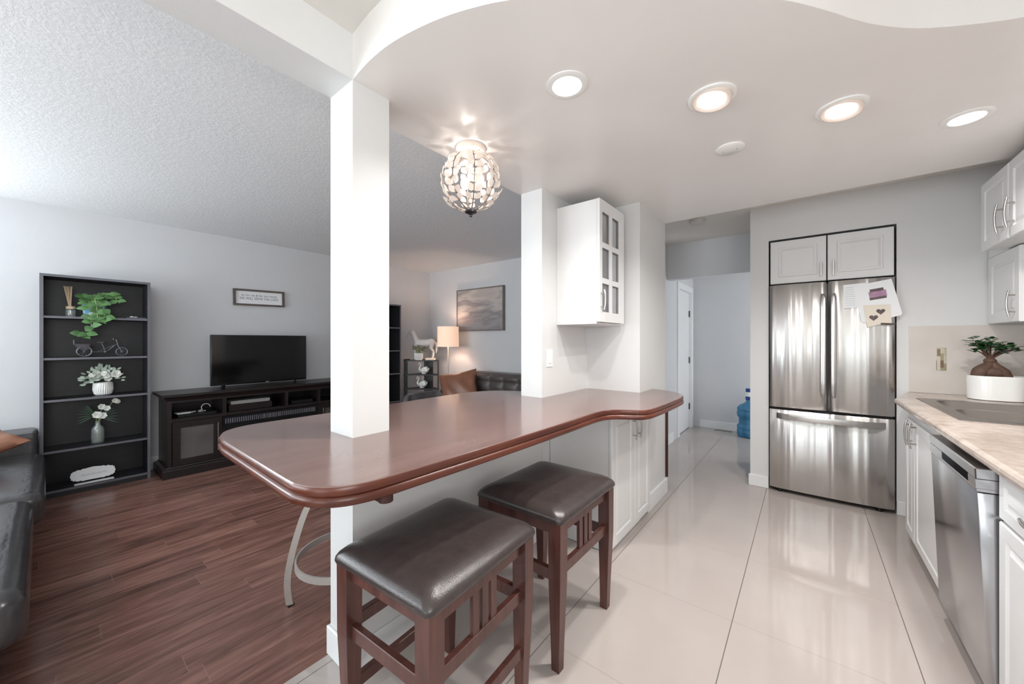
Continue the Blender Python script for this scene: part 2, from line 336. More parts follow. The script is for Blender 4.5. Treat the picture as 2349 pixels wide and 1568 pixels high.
class MB:
    def __init__(s): s.bm = bmesh.new()
    def add(s, bm2, mx=None):
        if mx is not None: bmesh.ops.transform(bm2, matrix=mx, verts=bm2.verts)
        me = bpy.data.meshes.new('t'); bm2.to_mesh(me); bm2.free(); s.bm.from_mesh(me); bpy.data.meshes.remove(me); return s
    def box(s, x0, x1, y0, y1, z0, z1, bev=0.0, seg=2, mx=None):
        b = bmesh.new(); bmesh.ops.create_cube(b, size=1)
        bmesh.ops.scale(b, vec=(abs(x1-x0), abs(y1-y0), abs(z1-z0)), verts=b.verts)
        bmesh.ops.translate(b, vec=((x0+x1)/2, (y0+y1)/2, (z0+z1)/2), verts=b.verts)
        if bev: bmesh.ops.bevel(b, geom=b.edges, offset=bev, segments=seg, profile=0.5, affect='EDGES')
        return s.add(b, mx)
    def loft(s, loops, cap0=True, cap1=True, closed=True, mx=None):
        b = bmesh.new(); vs = [[b.verts.new(p) for p in L] for L in loops]; n = len(loops[0])
        for i in range(len(vs)-1):
            for j in range(n if closed else n-1):
                k = (j+1) % n
                try: b.faces.new((vs[i][j], vs[i][k], vs[i+1][k], vs[i+1][j]))
                except ValueError: pass
        if cap0: b.faces.new(vs[0][::-1])
        if cap1: b.faces.new(vs[-1])
        bmesh.ops.recalc_face_normals(b, faces=b.faces)
        return s.add(b, mx)
    def lathe(s, prof, c=(0, 0, 0), n=32, mx=None, sx=1, sy=1):
        loops = [[(c[0]+r*sx*math.cos(2*PI*i/n), c[1]+r*sy*math.sin(2*PI*i/n), c[2]+z) for i in range(n)] for r, z in prof]
        return s.loft(loops, prof[0][0] > 1e-6, prof[-1][0] > 1e-6, mx=mx) if prof[0][0] > 1e-6 and prof[-1][0] > 1e-6 else s.loft([[((c[0]+max(r, 1e-4)*sx*math.cos(2*PI*i/n)), (c[1]+max(r, 1e-4)*sy*math.sin(2*PI*i/n)), c[2]+z) for i in range(n)] for r, z in prof], mx=mx)
    def tube(s, pts, r, n=10, mx=None, closed=False, flat=1.0):
        pts = [Vector(p) for p in pts]; m = len(pts)
        rs = r if isinstance(r, (list, tuple)) else [r]*m
        loops = []; up = Vector((0, 0, 1)); prev = None
        for i, p in enumerate(pts):
            if closed: t = (pts[(i+1) % m]-pts[i-1]).normalized()
            else: t = (pts[min(i+1, m-1)]-pts[max(i-1, 0)]).normalized()
            if prev is None:
                a = t.cross(up)
                if a.length < 0.05: a = t.cross(Vector((1, 0, 0)))
                a.normalize()
            else:
                a = prev - t*prev.dot(t)
                if a.length < 1e-5: a = t.cross(up)
                a.normalize()
            prev = a; bb = t.cross(a).normalized()
            loops.append([p + a*(rs[i]*math.cos(2*PI*j/n)) + bb*(rs[i]*flat*math.sin(2*PI*j/n)) for j in range(n)])
        if closed: loops.append(loops[0]); return s.loft(loops, False, False, mx=mx)
        return s.loft(loops, mx=mx)
    def bar(s, p0, p1, w, h, w2=None, h2=None, mx=None):     # rectangular bar, w across (horizontal), h other way
        p0 = Vector(p0); p1 = Vector(p1); t = (p1-p0).normalized(); a = t.cross(Vector((0, 0, 1)))
        if a.length < 0.2: a = Vector((1, 0, 0))
        a.normalize(); b2 = t.cross(a).normalized(); w2 = w2 or w; h2 = h2 or h
        L = []
        for p, ww, hh in ((p0, w, h), (p1, w2, h2)):
            L.append([p+a*sx*ww/2+b2*sy*hh/2 for sx, sy in ((-1, -1), (1, -1), (1, 1), (-1, 1))])
        return s.loft(L, mx=mx)
    def prism(s, poly, z0, z1, mx=None):
        return s.loft([[(x, y, z0) for x, y in poly], [(x, y, z1) for x, y in poly]], mx=mx)
    def sphere(s, c, r, sc=(1, 1, 1), seg=16, mx=None):
        b = bmesh.new(); bmesh.ops.create_uvsphere(b, u_segments=seg, v_segments=max(6, seg//2), radius=r)
        bmesh.ops.scale(b, vec=sc, verts=b.verts); bmesh.ops.translate(b, vec=c, verts=b.verts); return s.add(b, mx)
    def leaf(s, p, d, nrm, L, w, fold=0.15, tip=1.0, curl=0.0, seg=5):
        p = Vector(p); d = Vector(d).normalized(); a = d.cross(Vector(nrm))
        if a.length < 1e-4: a = d.cross(Vector((0.3, 1, 0.2)))
        a.normalize(); n = a.cross(d).normalized()
        b = bmesh.new(); mid = []; l = []; r = []
        for i in range(seg+1):
            t = i/seg; ww = w*math.sin(PI*min(1, (t**tip)))**0.8 * 0.5 if 0 < t < 1 else 0.0
            c = p + d*(L*t) - n*(curl*L*t*t)
            mid.append(b.verts.new(c)); 
            if 0 < t < 1:
                l.append(b.verts.new(c+a*ww+n*fold*ww)); r.append(b.verts.new(c-a*ww+n*fold*ww))
        for side in (l, r):
            b.faces.new((mid[0], mid[1], side[0]))
            for i in range(len(side)-1): b.faces.new((mid[i+1], mid[i+2], side[i+1], side[i]))
            b.faces.new((mid[-2], mid[-1], side[-1]))
        th = bmesh.ops.extrude_face_region(b, geom=b.faces[:])
        vv = [g for g in th['geom'] if isinstance(g, bmesh.types.BMVert)]
        bmesh.ops.translate(b, vec=n*(-0.0012), verts=vv)
        bmesh.ops.recalc_face_normals(b, faces=b.faces)
        return s.add(b)
    def door(s, fr, Wd, H, T=0.019, frame=0.055, raised=True):
        if raised: prof = [(0, 0), (0, T-0.004), (0.004, T), (frame, T), (frame+0.006, T-0.007), (frame+0.014, T-0.007), (frame+0.03, T-0.001)]
        else: prof = [(0, 0), (0, T-0.003), (0.003, T)]
        loops = []
        for ins, w in prof:
            x0, x1, y0, y1 = ins, Wd-ins, ins, H-ins
            loops.append([(x0, y0, w), (x1, y0, w), (x1, y1, w), (x0, y1, w)])
        return s.loft(loops, mx=fr)
    def build(s, name, m, parent=None, smooth=False, local=False, angle=40):
        me = bpy.data.meshes.new(name)
        if parent is not None: off = wloc(parent) if not local else Vector((0, 0, 0))
        else:
            vs = s.bm.verts; off = Vector((0, 0, 0))
            if not local and len(vs):
                xs = [v.co.x for v in vs]; ys = [v.co.y for v in vs]; zs = [v.co.z for v in vs]
                off = Vector(((min(xs)+max(xs))/2, (min(ys)+max(ys))/2, min(zs)))
        if off.length > 0: bmesh.ops.translate(s.bm, vec=-off, verts=s.bm.verts)
        bmesh.ops.remove_doubles(s.bm, verts=s.bm.verts, dist=1e-6) if not smooth else None
        s.bm.to_mesh(me); s.bm.free()
        me.materials.append(m)
        if smooth:
            for p in me.polygons: p.use_smooth = True
            try: me.set_sharp_from_angle(angle=math.radians(angle))
            except Exception: pass
        o = bpy.data.objects.new(name, me); COL.objects.link(o)
        if parent is not None:
            o.parent = parent; WORLD[o.name] = wloc(parent)
        else: o.location = off; WORLD[o.name] = off.copy()
        return o

def thing(name, label, cat, loc=(0, 0, 0), rz=0.0, group=None):
    o = bpy.data.objects.new(name, None); o.empty_display_size = 0.1; COL.objects.link(o); o.location = loc; o.rotation_euler = (0, 0, rz)
    o['label'] = label; o['category'] = cat
    if group: o['group'] = group
    WORLD[o.name] = Vector(loc); return o
def tag(o, label, cat, group=None):
    o['label'] = label; o['category'] = cat
    if group: o['group'] = group
    return o
def struct(name, mb, m, smooth=False):
    o = mb.build(name, m, None, smooth, local=True); o['kind'] = 'structure'; return o
def children(o): return [c for c in bpy.data.objects if c.parent == o]
def copy_tree(o, parent=None):
    c = o.copy(); COL.objects.link(c)
    if parent is not None: c.parent = parent
    for ch in children(o): copy_tree(ch, c)
    return c
def frame(o, u, v):
    u = Vector(u).normalized(); v = Vector(v).normalized(); w = u.cross(v)
    return Matrix(((u.x, v.x, w.x, o[0]), (u.y, v.y, w.y, o[1]), (u.z, v.z, w.z, o[2]), (0, 0, 0, 1)))
def rrect(cx, cy, w, d, r, n=6):
    P = []
    for sx, sy, a0 in ((1, 1, 0), (-1, 1, 90), (-1, -1, 180), (1, -1, 270)):
        for i in range(n+1):
            a = math.radians(a0+90*i/n); P.append((cx+sx*(w/2-r)+r*math.cos(a), cy+sy*(d/2-r)+r*math.sin(a)))
    return P
def spline(pts, sub=6, closed=False):
    P = [Vector(p if len(p) == 3 else (p[0], p[1], 0)) for p in pts]; n = len(P); out = []
    rng = n if closed else n-1
    for i in range(rng):
        p0 = P[(i-1) % n] if closed or i > 0 else P[0]; p1 = P[i]; p2 = P[(i+1) % n]; p3 = P[(i+2) % n] if closed or i+2 < n else P[n-1]
        for k in range(sub):
            t = k/sub; out.append(0.5*((2*p1)+(p2-p0)*t+(2*p0-5*p1+4*p2-p3)*t*t+(3*p1-p0-3*p2+p3)*t**3))
    if not closed: out.append(P[-1])
    return out
def lerp_list(vals, sub):
    out = []
    for i in range(len(vals)-1):
        for k in range(sub): out.append(vals[i]+(vals[i+1]-vals[i])*k/sub)
    return out+[vals[-1]]
def cushion(mb, cx, cy, z0, w, d, h, r=0.05, edge=0.03, dome=0.015, mx=None):
    L = []
    for i in range(6):
        a = PI/2*i/5; L.append([(x, y, z0+edge*0.6*(1-math.cos(a))) for x, y in rrect(cx, cy, w-2*edge*0.5*(1-math.sin(a)), d-2*edge*0.5*(1-math.sin(a)), r)])
    for i in range(6):
        a = PI/2*i/5; ins = edge*(1-math.cos(a)); L.append([(x, y, z0+h-dome-edge*(1-math.sin(a))) for x, y in rrect(cx, cy, w-2*ins, d-2*ins, max(0.008, r-ins*0.5))])
    for k in (0.85, 0.6, 0.35, 0.12):
        ww = (w-2*edge)*k; dd = (d-2*edge)*k
        L.append([(x, y, z0+h-dome*(k*k)) for x, y in rrect(cx, cy, ww, dd, max(0.004, (r-edge*0.5)*k))])
    return mb.loft(L, mx=mx)
def text_mesh(name, txt, size, m, parent, mx, depth=0.0006):
    cu = bpy.data.curves.new(name, 'FONT'); cu.body = txt; cu.size = size; cu.align_x = 'CENTER'; cu.align_y = 'CENTER'; cu.extrude = depth
    t = bpy.data.objects.new(name, cu); COL.objects.link(t)
    dg = bpy.context.evaluated_depsgraph_get(); me = bpy.data.meshes.new_from_object(t.evaluated_get(dg))
    bpy.data.objects.remove(t); bpy.data.curves.remove(cu)
    me.transform(mx); off = wloc(parent); me.transform(Matrix.Translation(-off))
    me.materials.clear(); me.materials.append(m); me.name = name
    o = bpy.data.objects.new(name, me); COL.objects.link(o); o.parent = parent; WORLD[o.name] = off; return o

# ------------------------------------------------------------------ the setting
XL, XR, YB, YF, H = -5.1, 1.2, -3.0, 4.15, 2.45
SH = 2.278
struct('floor', MB().box(-1.53, XR+0.1, YB-0.1, 6.2, -0.1, 0.0), M['tile'])
struct('floor', MB().box(XL-0.1, -1.53, YB-0.1, YF+0.1, -0.1, 0.0), M['woodfloor'])
struct('ceiling', MB().box(XL-0.1, -1.45, YB-0.1, YF+0.1, H, H+0.1), M['knock'])
struct('ceiling', MB().box(-1.45, XR+0.1, YB-0.1, 6.2, H, H+0.1), M['ceil'])
# lowered satin soffit with its S-shaped edge
edge_pts = [(-1.356, 0.734), (-1.216, 0.722), (-1.094, 0.724), (-0.975, 0.742), (-0.873, 0.767), (-0.788, 0.797), (-0.698, 0.838), (-0.55, 0.925), (-0.38, 1.055), (-0.2, 1.205), (-0.05, 1.345), (0.056, 1.475), (0.122, 1.565), (0.189, 1.645), (0.277, 1.728), (0.384, 1.800), (0.531, 1.876), (0.75, 1.95), (0.98, 1.99), (1.2, 2.005)]
crv = [(p.x, p.y) for p in spline(edge_pts, 5)]
mb = MB(); mb.prism([(-1.53, 0.734)] + crv + [(1.2, 3.275), (-1.53, 3.275)], SH, H)
struct('ceiling', mb, M['soffit'], smooth=True)
struct('trim_1', MB().box(-1.53, -1.355, YB, 0.734, SH, H), M['wall_gloss'])           # beam over the divide
struct('wall_left', MB().box(XL-0.1, XL, YB-0.1, -2.5, 0, H).box(XL-0.1, XL, -2.5, -1.0, 0, 1.0).box(XL-0.1, XL, -2.5, -1.0, 2.25, H).box(XL-0.1, XL, -1.0, YF+0.1, 0, H), M['wall'])
struct('wall_far', MB().box(XL, -1.43, YF, YF+0.1, 0, H), M['wall'])
# back wall with window opening and an added, unseen patio door opening
mb = MB(); y0, y1 = YB-0.1, YB
mb.box(XL, -4.8, y0, y1, 0, H).box(-4.8, -2.2, y0, y1, 0, 0.5).box(-4.8, -2.2, y0, y1, 2.2, H).box(-2.2, -1.25, y0, y1, 0, H)
mb.box(-1.25, 0.65, y0, y1, 2.1, H).box(0.65, XR, y0, y1, 0, H).box(-1.25, 0.65, y0, y1, 0, 0.1)
struct('wall_back', mb, M['wall'])
# right wall with an added, unseen kitchen window opening
mb = MB(); mb.box(XR, XR+0.1, YB, -1.65, 0, H).box(XR, XR+0.1, -1.65, -0.15, 0, 1.0).box(XR, XR+0.1, -1.65, -0.15, 2.1, H).box(XR, XR+0.1, -0.15, 5.05, 0, H)
mb.box(XR, XR+0.1, 5.05, 5.85, 0, 0.4).box(XR, XR+0.1, 5.05, 5.85, 2.1, H).box(XR, XR+0.1, 5.85, 6.2, 0, H)
struct('wall_right', mb, M['wall_gloss'])
def window(name, x0, x1, z0, z1, yw=None, xw=None):
    mb = MB(); g = MB(); t = 0.05
    if yw is not None:
        bx = lambda a, b, c, d, w=0.06: mb.box(a, b, yw-w, yw-0.005, c, d)
        for a, b, c, d in ((x0, x0+t, z0+t, z1-t), (x1-t, x1, z0+t, z1-t), (x0, x1, z0, z0+t), (x0, x1, z1-t, z1), ((x0+x1)/2-t/2, (x0+x1)/2+t/2, z0+t, z1-t)): bx(a, b, c, d)
        g.box(x0+t, x1-t, yw-0.04, yw-0.035, z0+t, z1-t)
    else:
        for a, b, c, d in ((x0, x0+t, z0+t, z1-t), (x1-t, x1, z0+t, z1-t), (x0, x1, z0, z0+t), (x0, x1, z1-t, z1), ((x0+x1)/2-t/2, (x0+x1)/2+t/2, z0+t, z1-t)): mb.box(xw+0.005, xw+0.06, a, b, c, d)
        g.box(xw+0.035, xw+0.04, x0+t, x1-t, z0+t, z1-t)
    f = mb.build(name, M['trim'], None, local=True); f['kind'] = 'structure'
    g.build('window_pane', M['winglass'], f)
window('window_1', -4.8, -2.2, 0.5, 2.2, yw=YB)
window('window_2', -1.25, 0.65, 0.1, 2.1, yw=YB)  # frame of the patio door added behind the camera for light
window('window_3', -1.65, -0.15, 1.0, 2.1, xw=XR)  # frame of the unseen kitchen window added for light on the peninsula
window('window_4', 5.05, 5.85, 0.4, 2.1, xw=XR)
window('window_5', -2.5, -1.0, 1.0, 2.25, xw=XL-0.065)
# kitchen far wall with fridge recess
mb = MB(); mb.box(-0.385, -0.249, 3.92, 4.66, 0, H).box(0.531, XR, 3.92, 4.66, 0, H).box(-0.249, 0.531, 3.92, 4.66, 2.15, H).box(-0.249, 0.531, 4.60, 4.66, 0, 2.15)
struct('wall_kitchen', mb, M['wall_gloss'])
# peninsula pillar, half wall, tall wall block
struct('wall_pillar', MB().box(-1.53, -1.355, 0.734, 0.892, 0, SH), M['wall_gloss'])
struct('wall_half', MB().box(-1.53, -1.355, 0.892, 2.02, 0, 0.855), M['wall_gloss'])
mb = MB(); mb.box(-1.516, -1.347, 2.02, 2.66, 0, SH).box(-1.516, -0.932, 2.66, 3.277, 0, SH)
struct('wall_block', mb, M['wall_gloss'])
# hall
mb = MB(); mb.box(-1.43, -1.33, YF, 5.28, 0, H).box(-1.43, -1.33, 5.28, 5.97, 2.0, H).box(-1.43, -1.33, 5.97, 6.2, 0, H)
struct('wall_hall', mb, M['wall'])
struct('wall_end', MB().box(-1.33, XR, 6.1, 6.2, 0, H), M['wall'])
struct('trim_2', MB().box(-1.33, XR, 4.75, 4.87, 2.03, H), M['wall'])                   # header across the hall
# baseboards
def base(name, x0, x1, y0, y1, h=0.1):
    o = MB().box(x0, x1, y0, y1, 0, h, 0.003, 1).build(name, M['trim'], None, local=True); o['kind'] = 'structure'
base('baseboard_left', XL, XL+0.014, YB, YF, 0.13); base('baseboard_far', XL, -1.43, YF-0.014, YF, 0.13)
base('baseboard_pillar', -1.542, -1.355, 0.722, 0.734, 0.115); base('baseboard_pillar', -1.542, -1.53, 0.734, 2.02, 0.115)
base('baseboard_half', -1.355, -1.343, 0.722, 2.11, 0.115)
base('baseboard_block', -0.932, -0.915, 2.80, 3.29, 0.125); base('baseboard_kitchen', -0.397, -0.249, 3.908, 3.92, 0.1)
base('baseboard_kitchen', 0.531, 0.60, 3.908, 3.92, 0.1)
base('baseboard_hall', -1.33, -1.318, YF, 5.0, 0.12); base('baseboard_end', -1.24, XR, 6.088, 6.1, 0.11)
# hall door, recessed in the left hall wall
d = MB().door(frame((-1.385, 5.30, 0.01), (0, 1, 0), (0, 0, 1)), 0.64, 1.98, 0.035, raised=False).build('door_1', M['trim'], None, local=True); d['kind'] = 'structure'
mb = MB(); mb.box(-1.345, -1.312, 5.20, 5.285, 0, 1.984, 0.004, 1).box(-1.345, -1.312, 5.955, 6.035, 0, 1.984, 0.004, 1).box(-1.345, -1.312, 5.20, 6.035, 1.985, 2.07, 0.004, 1).box(-1.43, -1.33, 5.94, 5.972, 0, 2.0)
o = mb.build('trim_3', M['trim'], None, local=True); o['kind'] = 'structure'
for z in (0.32, 1.0, 1.68):
    MB().box(-1.352, -1.338, 5.915, 5.945, z-0.045, z+0.045, 0.002, 1).build('door_hinge', M['darkmetal'], d)

# ------------------------------------------------------------------ bar counter
out = [(-1.70, 0.412), (-1.40, 0.406), (-1.10, 0.400), (-1.03, 0.405), (-0.975, 0.424), (-0.935, 0.458), (-0.908, 0.505), (-0.892, 0.58), (-0.882, 0.75), (-0.872, 0.95), (-0.862, 1.2), (-0.853, 1.5), (-0.852, 1.70), (-0.848, 1.80), (-0.832, 1.875), (-0.795, 1.925), (-0.735, 1.962), (-0.690, 1.985), (-0.664, 2.03), (-0.650, 2.12), (-0.640, 2.37), (-0.638, 2.60), (-0.652, 2.72), (-0.71, 2.83), (-0.80, 2.90), (-0.93, 2.95), (-1.1, 2.965)]
left = [(-1.60, 2.50), (-1.62, 2.24), (-1.70, 2.19), (-1.80, 2.13), (-1.87, 2.05), (-1.91, 1.93), (-1.93, 1.75), (-1.93, 1.4), (-1.935, 1.0), (-1.94, 0.75), (-1.945, 0.62), (-1.93, 0.53), (-1.88, 0.462), (-1.80, 0.425)]
oc = [(p.x, p.y) for p in spline(out, 4)] + [(p.x, p.y) for p in spline(left, 4)]
def offset(poly, d):
    n = len(poly); R = []
    for i in range(n):
        a = Vector(poly[i-1]); b = Vector(poly[(i+1) % n]); t = (b-a).normalized(); nn = Vector((-t.y, t.x)); R.append((poly[i][0]+nn.x*d, poly[i][1]+nn.y*d))
    return R
def at(poly, z): return [(x, y, z) for x, y in poly]
bar = thing('bar_counter', 'long glossy reddish brown bar countertop wrapping around the white pillar', 'counter', (-1.3, 1.6, 0.855))
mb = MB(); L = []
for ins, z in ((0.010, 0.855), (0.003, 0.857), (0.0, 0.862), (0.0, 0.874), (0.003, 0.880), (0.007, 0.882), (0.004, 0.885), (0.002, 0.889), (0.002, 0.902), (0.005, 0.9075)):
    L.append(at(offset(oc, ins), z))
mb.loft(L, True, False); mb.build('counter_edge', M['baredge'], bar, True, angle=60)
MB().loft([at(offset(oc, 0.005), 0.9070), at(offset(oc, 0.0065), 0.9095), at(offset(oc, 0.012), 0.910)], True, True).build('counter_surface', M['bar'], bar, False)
mb = MB(); mb.box(-1.30, -0.935, 0.585, 0.625, 0.826, 0.856, 0.004, 2); mb.lathe([(0.02, 0), (0.02, 0.03)], (-0.935, 0.605, 0.826), 20)
mb.build('support_rail', M['outline_brown'], bar, True)

# ------------------------------------------------------------------ handles & cabinets
def bow_handle(parent, c, out_dir, L=0.15, stand=0.032, r=0.0052, posts=0.048, name='handle', along=(0, 0, 1)):
    c = Vector(c); w = Vector(out_dir); a = Vector(along); mb = MB(); pts = []
    for i in range(13):
        t = -1+2*i/12; pts.append(c + a*(L/2*t) + w*(stand*(1-0.28*t*t)))
    mb.tube(pts, r, 10)
    for sgn in (-1, 1):
        t = sgn*posts*2/L; p = c + a*(sgn*posts); mb.tube([p, p+w*(stand*(1-0.28*t*t))], r*0.9, 8)
    return mb.build(name, M['chrome'], parent, True)

# peninsula base cabinet
bc = thing('base_cabinet', 'white two-door base cabinet under the far end of the brown bar counter', 'cabinet', (-1.14, 2.4, 0))
MB().box(-1.345, -0.925, 2.112, 2.655, 0.002, 0.850, 0.002, 1).build('cabinet_body', M['cab'], bc)
for (ya, yb, hy) in ((2.105, 2.478, 2.445), (2.486, 2.800, 2.525)):
    dd = MB().door(frame((-0.922, ya, 0.035), (0, 1, 0), (0, 0, 1)), yb-ya, 0.80, 0.019, 0.06).build('cabinet_door', M['cab'], bc)
    bow_handle(dd, (-0.903, hy, 0.70), (1, 0, 0))
# thin dark board at the end of the wall block
tag(MB().box(-0.965, -0.912, 3.279, 3.294, 0.13, 0.853, 0.002, 1).build('edge_board', M['outline_brown']), 'narrow dark brown board standing against the far end of the peninsula', 'board')

# glass wall cabinet
gc = thing('wall_cabinet', 'white wall cabinet with six-pane glass door hanging above the bar counter', 'cabinet', (-1.19, 2.4, 1.40))
mb = MB(); x0, x1, y0, y1, z0, z1 = -1.346, -1.05, 2.205, 2.605, 1.405, 2.195; t = 0.018
mb.box(x0, x1, y0, y0+t, z0, z1).box(x0, x1, y1-t, y1, z0, z1).box(x0, x1, y0+t, y1-t, z0, z0+t).box(x0, x1, y0+t, y1-t, z1-t, z1).box(x0, x0+0.008, y0+t, y1-t, z0+t, z1-t)
mb.build('cabinet_body', M['cab'], gc)
MB().box(x0-0.0, x1+0.0, y0-0.004, y1+0.03, z0-0.014, z0-0.001, 0.002, 1).build('light_rail', M['cab'], gc)
for z in (1.672, 1.905): MB().box(x0+0.009, x1-0.02, y0+t, y1-t, z-0.008, z+0.008).build('shelf', M['cab'], gc)
mb = MB(); ys = [(2.243, 2.350), (2.400, 2.510)]; zs = [(1.470, 1.655), (1.690, 1.886), (1.922, 2.118)]
dx0, dx1 = -1.048, -1.028
mb.box(dx0, dx1, 2.203, ys[0][0], z0, z1).box(dx0, dx1, ys[0][1], ys[1][0], z0, z1).box(dx0, dx1, ys[1][1], 2.607, z0, z1)
for a, b in ys:
    prev = z0
    for c, d2 in zs: mb.box(dx0, dx1, a, b, prev, c); prev = d2
    mb.box(dx0, dx1, a, b, prev, z1)
gd = mb.build('cabinet_door', M['cab'], gc)
for a, b in ys:
    for c, d2 in zs:
        mb = MB(); e = 0.004
        mb.box(dx0+0.006, dx0+0.009, a, b, c, d2); mb.build('glass_pane', M['cabglass'], gd)
        mb = MB(); mb.box(dx0+0.01, dx1-0.002, a, a+e, c, d2).box(dx0+0.01, dx1-0.002, b-e, b, c, d2).box(dx0+0.01, dx1-0.002, a+e, b-e, c, c+e).box(dx0+0.01, dx1-0.002, a+e, b-e, d2-e, d2)
        mb.build('pane_bead', M['ink'], gd)
bow_handle(gd, (-1.028, 2.222, 1.545), (1, 0, 0), 0.13, posts=0.042)
# glassware inside
GW = [(-1.10, 2.29, 1.424, 0.12), (-1.10, 2.46, 1.424, 0.10), (-1.11, 2.30, 1.681, 0.15), (-1.11, 2.45, 1.681, 0.15), (-1.11, 2.29, 1.914, 0.15), (-1.10, 2.46, 1.914, 0.11)]
GL = ['short stemmed glass on the bottom shelf of the glazed cabinet, handle side', 'short stemmed glass on the bottom shelf of the glazed cabinet, far side', 'tall stemmed glass on the middle shelf of the glazed cabinet, near side', 'tall stemmed glass on the middle shelf of the glazed cabinet, far side', 'tall stemmed glass on the top shelf of the glazed cabinet, near side', 'short stemmed glass on the top shelf of the glazed cabinet, far side']
for (x, y, z, h), lb in zip(GW, GL):
    mb = MB(); mb.lathe([(0.028, 0), (0.028, 0.003), (0.004, 0.008), (0.004, h*0.45), (0.024, h*0.58), (0.03, h*0.75), (0.026, h)], (x, y, z+0.0005), 16)
    tag(mb.build('wine_glass', M['glass'], None, True), lb, 'glass', 'stemmed glasses in the glazed cabinet')

# light switch
ls = thing('light_switch', 'white rocker light switch plate on the wall beneath the glazed cabinet', 'light switch', (-1.346, 2.105, 1.165))
MB().box(-1.3465, -1.341, 2.067, 2.143, 1.107, 1.224, 0.002, 1).build('cover_plate', M['plastic'], ls)
MB().box(-1.341, -1.336, 2.089, 2.121, 1.132, 1.199, 0.001, 1).build('rocker', M['plastic'], ls)

# ------------------------------------------------------------------ bar stools
def wood_stool(loc, label, low=True, rz=0.0):
    t = thing('bar_stool', label, 'stool', loc, rz, 'backless wooden bar stools')
    mb = MB(); L = []; SW, SD = 0.447, 0.522
    for ins, z, r in ((0.016, 0.580, 0.020), (0.003, 0.583, 0.024), (0.0, 0.590, 0.026), (0.001, 0.600, 0.028), (0.006, 0.610, 0.032), (0.016, 0.620, 0.038), (0.032, 0.629, 0.040), (0.052, 0.635, 0.036), (0.080, 0.639, 0.030), (0.120, 0.642, 0.020), (0.170, 0.6435, 0.012)):
        L.append([(x, y, z) for x, y in rrect(0, 0, SW-2*ins, SD-2*ins, r, 8)])
    mb.loft(L); mb.build('seat_cushion', M['seat'], t, True, local=True)
    lx, ly = 0.185, 0.222
    mb = MB(); z0, z1 = 0.528, 0.582
    for s in (-1, 1):
        mb.box(s*lx-0.011, s*lx+0.011, -ly, ly, z0, z1, 0.002, 1); mb.box(-lx, lx, s*ly-0.011, s*ly+0.011, z0, z1, 0.002, 1)
    mb.build('apron', M['stoolwood'], t, local=True)
    for sx in (-1, 1):
        for sy in (-1, 1):
            L = []
            for z, w, o in ((0, 0.034, 0.004), (0.10, 0.038, 0.003), (0.36, 0.053, 0.0), (0.581, 0.055, 0.0)):
                cx = sx*(lx-o); cy = sy*(ly-o); h = w/2
                L.append([(cx-h, cy-h, z), (cx+h, cy-h, z), (cx+h, cy+h, z), (cx-h, cy+h, z)])
            MB().loft(L).build('leg', M['stoolwood'], t, local=True)
    for s in (-1, 1):
        MB().box(s*lx-0.011, s*lx+0.011, -ly+0.02, ly-0.02, 0.360, 0.402, 0.002, 1).build('stretcher', M['stoolwood'], t, local=True)
        if low: MB().box(s*lx-0.011, s*lx+0.011, -ly+0.018, ly-0.018, 0.160, 0.200, 0.002, 1).build('stretcher', M['stoolwood'], t, local=True)
        MB().box(-lx+0.02, lx-0.02, s*ly-0.011, s*ly+0.011, 0.345, 0.390, 0.002, 1).build('stretcher', M['stoolwood'], t, local=True)
        for k in (-1, 0, 1):
            MB().box(s*lx-0.007, s*lx+0.007, k*0.043-0.015, k*0.043+0.015, 0.400, 0.530, 0.001, 1).build('spindle', M['stoolwood'], t, local=True)
    return t
st = wood_stool((-0.969, 0.840, 0), 'nearer dark wood bar stool with brown leather seat, at the front of the counter', True, math.radians(3.3))
wood_stool((-0.940, 1.465, 0), 'farther dark wood bar stool with brown leather seat, beside the white base cabinet doors', False)

